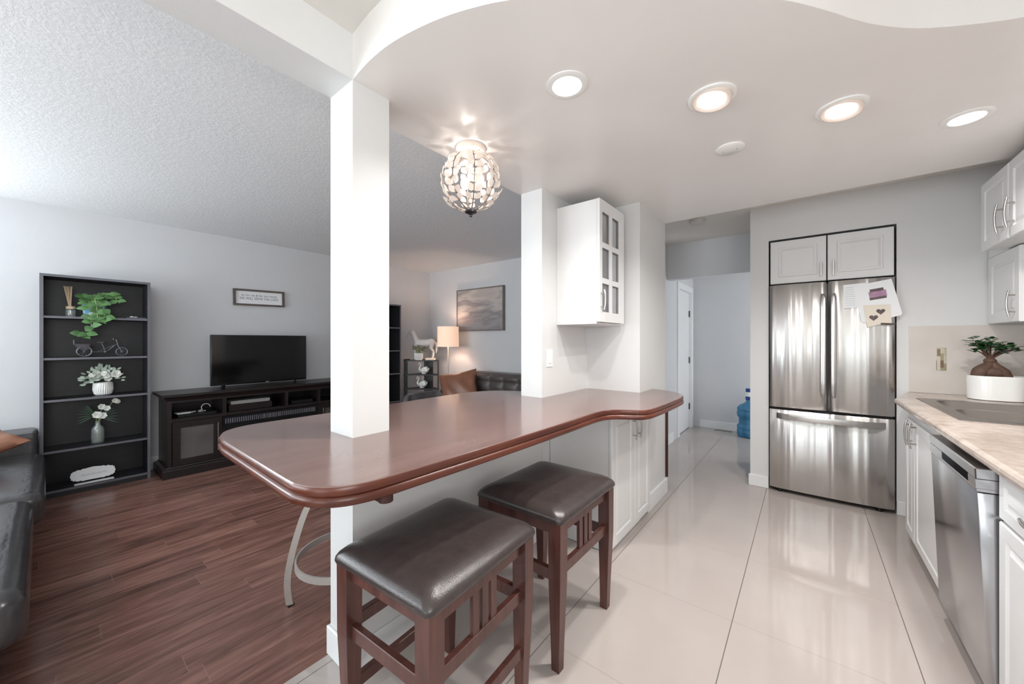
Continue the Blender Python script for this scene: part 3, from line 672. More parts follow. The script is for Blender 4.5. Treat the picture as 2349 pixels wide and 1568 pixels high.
def metal_stool(loc, rz, label, back=True):
    t = thing('swivel_stool', label, 'stool', loc, rz, 'metal swivel stools')
    for k in range(4):
        a = k*PI/2 + PI/4 + 0.115; pts = []; RZ = spline([(0.258, 0.006), (0.268, 0.10), (0.258, 0.20), (0.228, 0.33), (0.185, 0.46), (0.12, 0.57)], 3)
        loops = []
        for q in RZ:
            r, z = q.x, q.y; c, s_ = math.cos(a), math.sin(a); pts.append((r*c, r*s_, z))
            loops.append([((r+dr)*c-dt*s_, (r+dr)*s_+dt*c, z) for dr, dt in ((-0.015, -0.009), (0.015, -0.009), (0.015, 0.009), (-0.015, 0.009))])
        mb = MB(); mb.loft(loops)
        lg = mb.build('leg', M['satin'], t, True, local=True)
        MB().box(pts[0][0]-0.014, pts[0][0]+0.014, pts[0][1]-0.014, pts[0][1]+0.014, 0, 0.006).build('foot_cap', M['blackplastic'], lg, local=True)
    mb = MB(); n = 48; loops = []
    for i in range(n+1):
        a = 2*PI*i/n; c, s_ = math.cos(a), math.sin(a)
        loops.append([(0.224*c, 0.224*s_, 0.200), (0.232*c, 0.232*s_, 0.200), (0.232*c, 0.232*s_, 0.232), (0.224*c, 0.224*s_, 0.232)])
    mb.loft(loops, False, False); mb.build('foot_ring', M['satin'], t, True, local=True)
    mb = MB(); mb.lathe([(0.10, 0.555), (0.10, 0.575), (0.03, 0.578)], n=24); mb.build('swivel_plate', M['satin'], t, True, local=True)
    mb = MB(); mb.lathe([(0.05, 0.578), (0.18, 0.580), (0.20, 0.60), (0.20, 0.63), (0.17, 0.655), (0.001, 0.665)], n=36); mb.build('seat', M['black_leather'], t, True, local=True)
    if back:
        mb = MB(); loops = []
        for i in range(25):
            a = PI-0.95+1.9*i/24; c, s_ = math.cos(a), math.sin(a); e = min(1, 5*min(i, 24-i)/24+0.15); zt = 0.70 + 0.178*min(1, e**0.6)
            loops.append([(0.215*c, 0.23*s_, 0.70), (0.245*c, 0.262*s_, 0.70), (0.262*c, 0.280*s_, zt-0.012), (0.250*c, 0.268*s_, zt), (0.232*c, 0.25*s_, zt-0.008)])
        mb.loft(loops); mb.build('backrest', M['black_leather'], t, True, local=True)
        for s in (-1, 1):
            MB().tube([(-0.15, s*0.10, 0.60), (-0.20, s*0.11, 0.64), (-0.215, s*0.115, 0.74)], 0.009, 8).build('back_post', M['satin'], t, True, local=True)
    return t
metal_stool((-1.812, 0.955, 0), math.radians(3), 'metal swivel stool with curved legs under the left end of the bar counter', False)
metal_stool((-2.16, 1.86, 0), 0.0, 'swivel stool whose dark curved backrest peeks over the living room side of the counter')

# ------------------------------------------------------------------ fridge and its surround
fr = thing('refrigerator', 'stainless steel french door refrigerator in the white wall recess', 'refrigerator', (0.141, 4.2, 0))
MB().box(-0.228, 0.508, 3.93, 4.55, 0.03, 1.745).build('fridge_body', M['darkmetal'], fr)
def curved_door(x0, x1, z0, z1, bulge=0.012, yb=3.922, yf=3.878):
    mb = MB(); loops = []; n = 20
    for i in range(n+1):
        t = i/n; x = x0+(x1-x0)*t; e = min(1, min(t, 1-t)*14); f = yf - bulge*math.sin(PI*t) + 0.012*(1-math.sqrt(max(0, 1-(1-e)**2)))
        loops.append([(x, yb, z0), (x, f+0.003, z0), (x, f, z0+0.004), (x, f, z1-0.004), (x, f+0.003, z1), (x, yb, z1)])
    return mb.loft(loops)
dl = curved_door(-0.240, 0.134, 0.722, 1.755).build('fridge_door', M['steel'], fr, True)
dr = curved_door(0.144, 0.518, 0.722, 1.755).build('fridge_door', M['steel'], fr, True)
fz = curved_door(-0.240, 0.518, 0.035, 0.702, 0.016).build('freezer_drawer', M['steel'], fr, True)
for dd, xa in ((dl, 0.092), (dr, 0.158)):
    mb = MB(); loops = []
    for z, dpt, w in ((0.83, 0.000, 0.020), (0.87, 0.020, 0.034), (0.95, 0.024, 0.036), (1.24, 0.026, 0.036), (1.55, 0.024, 0.036), (1.62, 0.020, 0.034), (1.66, 0.000, 0.020)):
        c = xa+0.018; yy = 3.872-dpt; loops.append([(c-w/2, 3.885, z), (c-w/2, yy+0.003, z), (c-w/2+0.004, yy, z), (c+w/2-0.004, yy, z), (c+w/2, yy+0.003, z), (c+w/2, 3.885, z)])
    mb.loft(loops); mb.build('door_handle', M['steel'], dd, True)
mb = MB(); loops = []
for i in range(17):
    t = -1+2*i/16; x = 0.139+0.33*t; y = 3.872-0.058*(1-t*t)**0.5 - 0.004; z = 0.652
    loops.append([(x, y+0.016, z-0.022), (x, y, z-0.022), (x, y-0.003, z), (x, y, z+0.022), (x, y+0.016, z+0.022)])
mb.loft(loops); mb.build('drawer_handle', M['chrome'], fz, True)
MB().box(-0.235, 0.512, 3.90, 3.93, 0.703, 0.721).build('door_gap', M['dark'], fr)
for x in (-0.17, 0.44): MB().lathe([(0.018, 0), (0.018, 0.036)], (x, 3.915, 0), 12).build('foot', M['blackplastic'], fr, True)
oc2 = thing('overhead_cabinet', 'white two-door cabinet built in above the refrigerator', 'cabinet', (0.141, 4.2, 1.765))
MB().box(-0.240, 0.522, 3.925, 4.55, 1.772, 2.142).build('cabinet_body', M['dark'], oc2)
for xa, xb, hx in ((-0.236, 0.133, 0.100), (0.141, 0.516, 0.175)):
    dd = MB().door(frame((xa, 3.922, 1.768), (1, 0, 0), (0, 0, 1)), xb-xa, 0.362, 0.02, 0.055).build('cabinet_door', M['cab'], oc2)
    mb = MB(); mb.box(hx-0.006, hx+0.006, 3.882, 3.889, 1.80, 1.915, 0.002, 1).box(hx-0.004, hx+0.004, 3.888, 3.903, 1.812, 1.820).box(hx-0.004, hx+0.004, 3.888, 3.903, 1.895, 1.903)
    mb.build('handle', M['chrome'], dd)
# papers on the right fridge door
def sheet(name, poly, y, m, label, cat, th=0.0008, extra=None):
    mb = MB(); mb.loft([[(x, y, z) for x, z in poly], [(x, y-th, z) for x, z in poly]]); o = mb.build(name, m); tag(o, label, cat)
    return o
ly = 3.8635
pb = sheet('paper_sheet', [(0.233, 1.715), (0.36, 1.722), (0.36, 1.535), (0.236, 1.533)], ly, M['paper'], 'white printed timetable sheet stuck on the right fridge door', 'paper')
mb = MB()
for k in range(9): mb.box(0.245, 0.30, ly-0.0013, ly-0.0009, 1.555+k*0.017, 1.558+k*0.017)
mb.build('printed_lines', mat('faint_print', (196, 206, 214), 0.7), pb)
pc = sheet('paper_sheet', [(0.286, 1.700), (0.497, 1.738), (0.552, 1.48), (0.545, 1.468), (0.500, 1.455), (0.352, 1.418), (0.335, 1.43)], ly-0.003, M['paper'], 'large tilted white card with a photo collage on the fridge', 'card')
rot = lambda x, z, a, u, v: (x+u*math.cos(a)-v*math.sin(a), z+u*math.sin(a)+v*math.cos(a))
def quad(mb, cx, cz, w, h, a, y, th=0.0004):
    P = [rot(cx, cz, a, sx*w/2, sz*h/2) for sx, sz in ((-1, -1), (1, -1), (1, 1), (-1, 1))]
    mb.loft([[(x, y, z) for x, z in P], [(x, y-th, z) for x, z in P]])
mb = MB(); quad(mb, 0.424, 1.632, 0.095, 0.046, 0.16, ly-0.0041); mb.build('photo_print', M['photo'], pc)
mb = MB(); quad(mb, 0.426, 1.602, 0.092, 0.018, 0.16, ly-0.0043); quad(mb, 0.418, 1.663, 0.075, 0.020, 0.16, ly-0.0041); mb.build('photo_print', M['photodark'], pc)
cc = sheet('paper_card', [(0.345, 1.55), (0.49, 1.55), (0.498, 1.408), (0.425, 1.402), (0.368, 1.383), (0.362, 1.43)], ly-0.006, M['cream'], 'cream card with two heart-shaped photos low on the fridge papers', 'card')
def heart(mb, cx, cz, s, y):
    P = []
    for i in range(24):
        t = 2*PI*i/24; P.append((cx+s*16*math.sin(t)**3/17, cz+s*(13*math.cos(t)-5*math.cos(2*t)-2*math.cos(3*t)-math.cos(4*t))/17))
    mb.loft([[(x, y, z) for x, z in P], [(x, y-0.0004, z) for x, z in P]])
for cx, cz in ((0.402, 1.455), (0.440, 1.500)):
    mb = MB(); heart(mb, cx, cz, 0.026, ly-0.0069); mb.build('heart_photo', M['photodark'], cc)
sheet('paper_slip', [(0.330, 1.47), (0.375, 1.455), (0.37, 1.425), (0.345, 1.43)], ly-0.002, M['paper'], 'small white slip tucked beneath the tilted card on the fridge', 'paper')
tag(MB().box(0.440, 0.518, ly-0.014, ly-0.007, 1.402, 1.412, 0.001, 1, mx=Matrix.Translation((0.48, 0, 1.407)) @ Matrix.Rotation(math.radians(4), 4, 'Y') @ Matrix.Translation((-0.48, 0, -1.407))).build('bar_magnet', M['outline_brown']), 'dark brown bar magnet holding the cream card on the fridge', 'magnet')

# ------------------------------------------------------------------ right hand run: cabinets, dishwasher, counter, sink
FX = 0.516
def base_unit(ya, yb, label, parts, ztop=0.866):
    t = thing('base_cabinet', label, 'cabinet', (0.8, (ya+yb)/2, 0))
    mb = MB()
    if yb > 3.5:
        P = [(FX+0.004, ya), (FX+0.004, 3.43), (0.605, 3.90), (XR-0.002, 3.90), (XR-0.002, ya)]
        mb.prism(P, 0.10, 0.12); mb.prism([(FX+0.004, ya), (FX+0.022, ya), (FX+0.022, 3.425), (0.622, 3.90), (0.605, 3.90), (FX+0.004, 3.43)], 0.12, ztop)
        mb.box(FX+0.022, XR-0.002, ya, ya+0.018, 0.12, ztop); mb.prism([(FX+0.07, ya), (FX+0.07, 3.40), (0.66, 3.89), (XR-0.002, 3.89), (XR-0.002, ya)], 0.0, 0.10)
    else: mb.box(FX+0.004, XR-0.002, ya, yb, 0.10, ztop).box(FX+0.07, XR-0.002, ya, yb, 0.0, 0.10)
    mb.build('cabinet_body', M['cab'], t)
    for kind, y0, y1, z0, z1, hy in parts:
        dd = MB().door(frame((FX+0.003, y1, z0), (0, -1, 0), (0, 0, 1)), y1-y0, z1-z0, 0.019, 0.05 if kind == 'cabinet_door' else 0.038).build(kind, M['cab'], t)
        if hy is not None:
            if kind == 'drawer': bow_handle(dd, (FX-0.016, hy, (z0+z1)/2), (-1, 0, 0), along=(0, 1, 0))
            else: bow_handle(dd, (FX-0.016, hy, 0.735), (-1, 0, 0))
    return t
base_unit(2.56, 3.88, 'white sink cabinet with two doors beside the refrigerator wall', [('cabinet_door', 3.16, 3.40, 0.09, 0.80, 3.205), ('cabinet_door', 2.565, 3.15, 0.09, 0.80, 3.105)])
base_unit(1.35, 1.955, 'white base cabinet with a top drawer, nearest on the right side', [('drawer', 1.35, 1.952, 0.700, 0.850, 1.64), ('cabinet_door', 1.35, 1.952, 0.09, 0.690, 1.42)])
dw = thing('dishwasher', 'stainless steel dishwasher standing slightly ajar under the stone counter', 'dishwasher', (0.46, 2.18, 0))
MB().box(0.545, 1.10, 1.962, 2.552, 0.02, 0.840).build('dishwasher_body', M['dark'], dw)
tilt = Matrix.Translation((0.482, 0, 0.10)) @ Matrix.Rotation(math.radians(-2.1), 4, 'Y') @ Matrix.Translation((-0.482, 0, -0.10))
DY0, DY1 = 1.966, 2.554
MB().box(0.482, 0.535, DY0, DY1, 0.10, 0.768, 0.004, 2, mx=tilt).build('door_panel', M['dwmetal'], dw, True)
mb = MB(); mb.box(0.480, 0.535, DY0, DY1, 0.812, 0.850, 0.003, 1, mx=tilt).box(0.480, 0.535, DY0, DY1, 0.770, 0.782, 0.001, 1, mx=tilt)
mb.box(0.480, 0.535, DY0, DY0+0.075, 0.782, 0.812, mx=tilt).box(0.480, 0.535, DY1-0.19, DY1, 0.782, 0.812, mx=tilt)
cp = mb.build('control_panel', M['dwmetal'], dw)
MB().box(0.512, 0.534, DY0+0.075, DY1-0.19, 0.782, 0.812, mx=tilt).build('handle_recess', M['dark'], cp)
MB().box(0.56, 0.58, DY0, DY1, 0.0, 0.09).build('kick_plate', M['dark'], dw)
# stone counter with sink cut-out
ct = MB(); z0, z1 = 0.870, 0.910; sx0, sx1, sy0, sy1 = 0.585, 1.085, 2.685, 3.485
ct.prism([(0.470, 0.3), (sx0, 0.3), (sx0, 3.7), (0.535, 3.7), (0.470, 3.45)], z0, z1)
ct.prism([(sx0, 0.3), (sx1, 0.3), (sx1, sy0), (sx0, sy0)], z0, z1)
ct.prism([(sx1, 0.3), (XR, 0.3), (XR, 3.7), (sx1, 3.7)], z0, z1)
ct.prism([(sx0, sy1), (sx1, sy1), (sx1, 3.7), (sx0, 3.7)], z0, z1)
ct.prism([(0.535, 3.7), (XR, 3.7), (XR, 3.918), (0.592, 3.918)], z0, z1)
L = []
for i in range(7):
    a = -PI/2 + PI*i/6; L.append([(0.470-0.014*math.cos(a), 0.3, 0.89+0.02*math.sin(a)), (0.470-0.014*math.cos(a), 3.452-0.006*math.cos(a), 0.89+0.02*math.sin(a))])
ct.loft(L, False, False, closed=False)
tag(ct.build('stone_counter', M['stone'], None, False), 'beige stone-look kitchen countertop along the right wall', 'counter')
# sink
sk = thing('kitchen_sink', 'double bowl stainless sink set in the stone counter', 'sink', (0.835, 3.08, 0.87))
def ring(mb, outer, inner):
    mb.loft([[(x, y, z) for x, y in outer] for z in ()] or [at(outer, 0.9105), at(outer, 0.914), at(inner, 0.914)], False, False)
R0 = rrect(0.835, 3.085, 0.54, 0.85, 0.06, 6)
mb = MB()
b1 = rrect(0.845, 3.275, 0.44, 0.345, 0.07, 6); b2 = rrect(0.845, 2.895, 0.44, 0.345, 0.07, 6)
for B, ylo, yhi in ((b1, 3.085, 3.51), (b2, 2.66, 3.085)):
    O = rrect(0.835, (ylo+yhi)/2, 0.54, yhi-ylo, 0.004, 6); mb.loft([at(O, 0.9105), at(O, 0.914), at(B, 0.914)], False, False)
mb.build('sink_rim', M['sink'], sk, True)
for B in (b1, b2):
    c = (0.845, sum(y for x, y in B)/len(B)); sh = lambda k: [(c[0]+(x-c[0])*k, c[1]+(y-c[1])*k) for x, y in B]
    mb = MB(); mb.loft([at(B, 0.914), at(sh(0.975), 0.905), at(sh(0.95), 0.78), at(sh(0.90), 0.755), at(sh(0.15), 0.748)], False, True)
    mb.build('sink_bowl', M['sink'], sk, True)
# backsplash
o = MB().box(0.593, XR, 3.912, 3.92, 0.911, 1.388).build('trim_4', M['splash'], None, local=True); o['kind'] = 'structure'
o = MB().box(XR-0.008, XR, 0.3, 3.91, 0.911, 1.388).build('trim_5', M['splash'], None, local=True); o['kind'] = 'structure'
tag(MB().box(0.726, 0.773, 3.9085, 3.912, 1.074, 1.234, 0.001, 1).build('mosaic_inset', M['mosaic']), 'small brown and beige mosaic inset on the pale backsplash', 'tile')
tag(MB().box(1.020, 1.048, 3.902, 3.9115, 1.075, 1.095, 0.002, 1).build('wall_socket', M['satin']), 'tiny grey socket low on the backsplash behind the planter', 'socket')
# upper cabinets
UX = 0.872
uc = thing('upper_cabinet', 'short white upper cabinet with two doors high on the right wall', 'cabinet', (1.04, 3.2, 1.83))
MB().box(UX+0.002, XR-0.002, 2.60, 3.596, 1.835, 2.235).build('cabinet_body', M['cab'], uc)
for y0, y1, hy in ((3.21, 3.598, 3.265), (2.80, 3.200, 3.135)):
    dd = MB().door(frame((UX+0.001, y1, 1.832), (0, -1, 0), (0, 0, 1)), y1-y0, 0.405, 0.02, 0.052).build('cabinet_door', M['cab'], uc)
    bow_handle(dd, (UX-0.019, hy, 1.955), (-1, 0, 0), L=0.155, posts=0.048)
kc = thing('upper_cabinet', 'taller white corner upper cabinet hanging above the planter', 'cabinet', (1.04, 3.76, 1.39))
KX = 0.955
MB().box(KX+0.021, XR-0.002, 3.44, 3.909, 1.395, 1.828).box(KX+0.003, XR-0.002, 3.602, 3.909, 1.829, 2.235).build('cabinet_body', M['cab'], kc)
dd = MB().door(frame((KX+0.02, 3.905, 1.393), (0, -1, 0), (0, 0, 1)), 0.462, 0.435, 0.02, 0.060).build('cabinet_door', M['cab'], kc)
bow_handle(dd, (KX, 3.495, 1.50), (-1, 0, 0), L=0.15, posts=0.048)
# planter with bonsai ficus
pl = thing('potted_ficus', 'bonsai ficus with swollen root in a white oval planter beside the sink', 'plant', (0.945, 3.72, 0.9105))
def stad(w, d): return rrect(0.9425, 3.715, w, d, d/2-0.001, 10)
mb = MB(); mb.loft([at(stad(0.225, 0.17), 0.911), at(stad(0.238, 0.185), 0.915), at(stad(0.242, 0.19), 1.05), at(stad(0.238, 0.186), 1.062), at(stad(0.228, 0.176), 1.062), at(stad(0.226, 0.172), 1.045)], True, False)
mb.build('planter', M['ceramic'], pl, True)
mb = MB(); mb.loft([at(stad(0.226, 0.172), 1.04), at(stad(0.226, 0.172), 1.046)]); mb.build('soil', M['soil'], pl)
mb = MB()
mb.tube(spline([(0.862, 3.70, 1.042), (0.878, 3.705, 1.085), (0.905, 3.71, 1.118), (0.918, 3.715, 1.15), (0.915, 3.715, 1.17)], 5), lerp_list([0.030, 0.040, 0.032, 0.018, 0.018], 5), 14)
mb.tube(spline([(0.985, 3.70, 1.040), (0.962, 3.705, 1.080), (0.938, 3.71, 1.112), (0.922, 3.715, 1.15), (0.918, 3.715, 1.17)], 5), lerp_list([0.024, 0.036, 0.030, 0.018, 0.018], 5), 14)
mb.sphere((0.928, 3.70, 1.08), 0.045, (1.25, 0.8, 0.9)); mb.sphere((0.917, 3.715, 1.155), 0.026, (1.1, 1, 0.8))
brs = []
for i in range(12):
    a = 2*PI*i/12+0.3; rr = random.uniform(0.06, 0.105); e = Vector((0.917+rr*math.cos(a), 3.715+rr*0.75*math.sin(a), 1.25+random.uniform(-0.03, 0.035)))
    s0 = Vector((0.917, 3.715, 1.165)); m1 = s0.lerp(e, 0.5)+Vector((0, 0, 0.008)); mb.tube([s0, m1, e], [0.006, 0.004, 0.002], 6); brs.append((m1, e))
mb.build('trunk', M['bark'], pl, True)
mb = MB()
for m1, e in brs:
    for k in range(15):
        p = m1.lerp(e, 0.35+0.75*k/15)+Vector((random.uniform(-.014, .014), random.uniform(-.014, .014), random.uniform(-.012, .035)))
        a = random.uniform(0, 2*PI); dd = Vector((math.cos(a), math.sin(a), random.uniform(-0.1, 0.5)))
        mb.leaf(p, dd, (random.uniform(-.3, .3), random.uniform(-.3, .3), 1), random.uniform(0.030, 0.048), random.uniform(0.019, 0.026), 0.25)
mb.build('foliage', M['ficus'], pl, True)
# black pump bottle next to the planter
pbt = thing('soap_bottle', 'black pump bottle at the right edge beside the white planter', 'bottle', (1.115, 3.70, 0.9105))
mb = MB(); mb.lathe([(0.030, 0.911), (0.033, 0.916), (0.033, 1.03), (0.02, 1.06), (0.011, 1.07), (0.011, 1.09)], (1.115, 3.70, 0), 20); mb.build('bottle_body', M['blackplastic'], pbt, True)
mb = MB(); mb.lathe([(0.006, 1.088), (0.006, 1.12), (0.014, 1.12), (0.014, 1.132)], (1.115, 3.70, 0), 14); mb.tube([(1.115, 3.70, 1.127), (1.075, 3.69, 1.124), (1.062, 3.688, 1.108)], 0.005, 8); mb.build('pump', M['blackplastic'], pbt, True)

# ------------------------------------------------------------------ ceiling fittings
DL = [(-0.729, 1.268, 0, 'flush round downlight nearest the bar counter'), (-0.300, 1.697, 1, 'tilting downlight with warm ring, second from the bar side'), (0.122, 2.120, 1, 'tilting downlight with warm ring, above the aisle to the fridge'), (0.566, 2.558, 0, 'flush round downlight closest to the upper cabinets')]
for x, y, gim, lb in DL:
    t = thing('downlight', lb, 'ceiling light', (x, y, SH), 0, 'recessed kitchen downlights')
    if gim:
        mb = MB(); mb.lathe([(0.088, 0), (0.088, -0.006), (0.078, -0.010), (0.070, -0.008)], (x, y, SH), 40)
        mb.build('trim_ring', M['plastic'], t, True)
        tl = Matrix.Translation((x, y, SH-0.008)) @ Matrix.Rotation(math.radians(8), 4, Vector((-0.6, 0.8, 0)))
        mb = MB(); mb.lathe([(0.070, 0.005), (0.074, -0.010), (0.068, -0.013), (0.052, -0.008), (0.050, -0.006)], n=40, mx=tl); mb.build('gimbal_ring', M['ledwarm'], t, True)
        mb = MB(); mb.lathe([(0.050, -0.009), (0.050, -0.0065)], n=40, mx=tl); mb.build('lamp_face', M['led'], t)
    else:
        mb = MB(); mb.lathe([(0.080, 0), (0.080, -0.003), (0.062, -0.008), (0.056, -0.006)], (x, y, SH), 40); mb.build('trim_ring', M['plastic'], t, True)
        mb = MB(); mb.lathe([(0.056, -0.007), (0.056, -0.004)], (x, y, SH), 40); mb.build('lamp_face', M['led'], t)
    l = bpy.data.lights.new('downlight_lamp', 'AREA'); l.shape = 'DISK'; l.size = 0.09; l.energy = 10.0; l.color = (1.0, 0.97, 0.94); l.spread = math.radians(150)
    lo = bpy.data.objects.new('downlight_lamp', l); COL.objects.link(lo); lo.parent = t; lo.location = (0, 0, -0.03)
cv = thing('ceiling_cover_plate', 'blank round white cover plate on the lowered ceiling', 'cover plate', (-0.305, 2.207, SH))
mb = MB(); mb.lathe([(0.066, 0), (0.066, -0.006), (0.061, -0.010)], (-0.305, 2.207, SH), 40); mb.build('plate', M['plastic'], cv, True)
for dx in (-0.03, 0.03):
    mb = MB(); mb.lathe([(0.003, -0.0115), (0.003, -0.009)], (-0.305+dx, 2.207, SH), 8); mb.build('screw', M['chrome'], cv)
sd = MB(); sd.lathe([(0.075, 0), (0.075, -0.012), (0.065, -0.034), (0.03, -0.042)], (-0.82, 3.93, H), 32)
tag(sd.build('smoke_detector', mat('smoke_detector_plastic', (206, 204, 202), 0.5), None, True), 'round smoke detector on the ceiling above the hall', 'smoke detector')

# globe fixture with crystal leaves
gx, gy, gz, gr = -1.357, 1.374, 2.100, 0.143
ch = thing('ceiling_light', 'round globe ceiling light of crystal leaves above the bar counter', 'ceiling light', (gx, gy, SH))
mb = MB(); mb.lathe([(0.075, SH), (0.078, SH-0.012), (0.070, SH-0.022)], (gx, gy, 0), 36); mb.tube([(gx, gy, SH-0.02), (gx, gy, gz+0.03)], 0.008, 8); mb.build('canopy', M['ledwarm'], ch, True)
mb = MB(); lf = MB(); nb = 8
for k in range(nb):
    a = 2*PI*k/nb + 0.12; pts = []
    for i in range(15):
        th = math.radians(18+ (176-18)*i/14); pts.append((gx+gr*math.sin(th)*math.cos(a), gy+gr*math.sin(th)*math.sin(a), gz+gr*1.06*math.cos(th)))
    mb.tube(pts, 0.0028, 6)
    for i in range(1, 9):
        th = math.radians(26+(158-26)*i/9)
        for s in (-1, 1):
            n = Vector((math.sin(th)*math.cos(a), math.sin(th)*math.sin(a), math.cos(th)*1.06)); p = Vector((gx, gy, gz))+n*gr
            up = Vector((math.cos(th)*math.cos(a), math.cos(th)*math.sin(a), -math.sin(th)))*-1; tn = Vector((-math.sin(a), math.cos(a), 0))*s
            d = (up*random.uniform(0.5, 1.0)+tn*random.uniform(0.5, 0.9)+n*random.uniform(-0.1, 0.25)).normalized(); q = p+d*0.010; mb.tube([p, q], 0.0016, 5); mb.sphere(q, 0.003, seg=6)
            sc = 0.6+0.4*math.sin(th)
            lf.leaf(q, d, n, 0.040*sc+0.010, 0.036*sc, 0.2, tip=1.25, curl=0.10)
cg = mb.build('branch_cage', M['twig'], ch, True)
lf.build('crystal_leaves', M['crystal'], ch, True)
mb = MB(); mb.lathe([(0.030, gz-gr*1.06+0.004), (0.030, gz-gr*1.06-0.004), (0.012, gz-gr*1.06-0.012), (0.006, gz-gr*1.06-0.018)], (gx, gy, 0), 20); mb.sphere((gx, gy, gz-gr*1.06-0.020), 0.008); mb.build('finial', M['darkmetal'], ch, True)
mb = MB(); mb.sphere((gx+0.035, gy+0.01, gz+0.015), 0.030, (0.85, 0.85, 1.25)); mb.sphere((gx-0.035, gy-0.01, gz+0.0), 0.026, (0.85, 0.85, 1.25)); mb.build('bulb', M['bulb'], ch, True)
l = bpy.data.lights.new('globe_lamp', 'POINT'); l.energy = 2.4; l.color = (1.0, 0.90, 0.82); l.shadow_soft_size = 0.03
lo = bpy.data.objects.new('globe_lamp', l); COL.objects.link(lo); lo.parent = ch; lo.location = (0.0, 0.0, gz-SH+0.035)

# ------------------------------------------------------------------ hall jug, vent
jg = thing('water_jug', 'large blue water cooler bottle on the hall floor behind the wall corner', 'bottle', (-0.590, 5.87, 0))
J = [(0.10, 0.002), (0.135, 0.012), (0.142, 0.04), (0.142, 0.085), (0.134, 0.10), (0.142, 0.115), (0.140, 0.15), (0.118, 0.17), (0.118, 0.25), (0.138, 0.27), (0.142, 0.30), (0.142, 0.33), (0.13, 0.355), (0.142, 0.365), (0.136, 0.39), (0.10, 0.425), (0.05, 0.45), (0.036, 0.47), (0.034, 0.50)]
mb = MB(); mb.lathe(J, (-0.590, 5.87, 0), 40); mb.build('bottle_body', M['jug'], jg, True)
mb = MB(); mb.lathe([(0.041, 0.495), (0.041, 0.54)], (-0.590, 5.87, 0), 24); mb.lathe([(0.040, 0.600), (0.040, 0.64), (0.034, 0.644)], (-0.590, 5.87, 0), 24); mb.build('cap', M['cap'], jg, True)
mb = MB(); mb.lathe([(0.045, 0.541), (0.045, 0.599)], (-0.590, 5.87, 0), 24); mb.build('cap_collar', M['plastic'], jg, True)
fv = thing('floor_vent', 'slim grey heating vent in the hall floor near the end wall', 'vent', (-0.916, 6.03, 0))
MB().box(-1.035, -0.800, 5.985, 6.05, 0.0005, 0.004, 0.001, 1).build('vent_frame', M['satin'], fv)
mb = MB()
for k in range(9): mb.box(-1.02+k*0.0235, -1.02+k*0.0235+0.014, 5.992, 6.043, 0.004, 0.0048)
mb.build('vent_slots', M['dark'], fv)

# ------------------------------------------------------------------ living room: bookcases
def bookcase(y0, y1, label):
    t = thing('bookcase', label, 'bookcase', (-4.945, (y0+y1)/2, 0), 0, 'tall black bookcases on the left wall')
    xa, xb, h = -5.084, -4.80, 1.826
    mb = MB(); mb.box(xa, xb, y0, y0+0.02, 0, h).box(xa, xb, y1-0.02, y1, 0, h).box(xa, xb, y0+0.02, y1-0.02, h-0.02, h).box(xb-0.04, xb-0.01, y0+0.02, y1-0.02, 0, 0.045)
    mb.box(xa, xa+0.006, y0+0.02, y1-0.02, 0.0, h-0.02); mb.build('bookcase_frame', M['black'], t)
    mb = MB(); mb.box(xb-0.001, xb+0.0008, y0, y0+0.02, 0, h-0.02).box(xb-0.001, xb+0.0008, y1-0.02, y1, 0, h-0.02).box(xb-0.001, xb+0.0008, y0, y1, h-0.02, h); mb.build('edge_banding', M['blackedge'], t)
    for z in (1.486, 1.143, 0.800, 0.383, 0.060):
        sh = MB().box(xa+0.008, xb-0.006, y0+0.021, y1-0.021, z-0.018, z).build('shelf', M['black'], t)
        MB().box(xb-0.006, xb-0.004, y0+0.021, y1-0.021, z-0.018, z).build('shelf_edge', M['blackedge'], sh)
    return t
bookcase(-0.016, 0.625, 'tall black bookcase holding plants and ornaments, beside the black sofa')
bookcase(2.722, 3.365, 'tall black bookcase partly hidden behind the white pillar')

SX = -4.92
# reed diffuser
rd = thing('reed_diffuser', 'glass reed diffuser with pale sticks on the top shelf', 'diffuser', (SX, 0.148, 1.487))
mb = MB(); mb.lathe([(0.030, 0.001), (0.031, 0.006), (0.031, 0.055), (0.020, 0.066)], (SX, 0.148, 1.487), 12); mb.build('bottle', M['glass'], rd, True)
mb = MB(); mb.lathe([(0.028, 0.066), (0.029, 0.085), (0.024, 0.090)], (SX, 0.148, 1.487), 16); mb.build('collar', M['reed'], rd, True)
mb = MB()
for k in range(7): mb.tube([(SX+random.uniform(-.008, .008), 0.15+random.uniform(-.006, .006), 1.51), (SX+random.uniform(-.02, .02), 0.133+0.009*(k-3)*0.8, 1.745)], 0.0025, 5)
mb.build('reeds', M['reed'], rd, True)
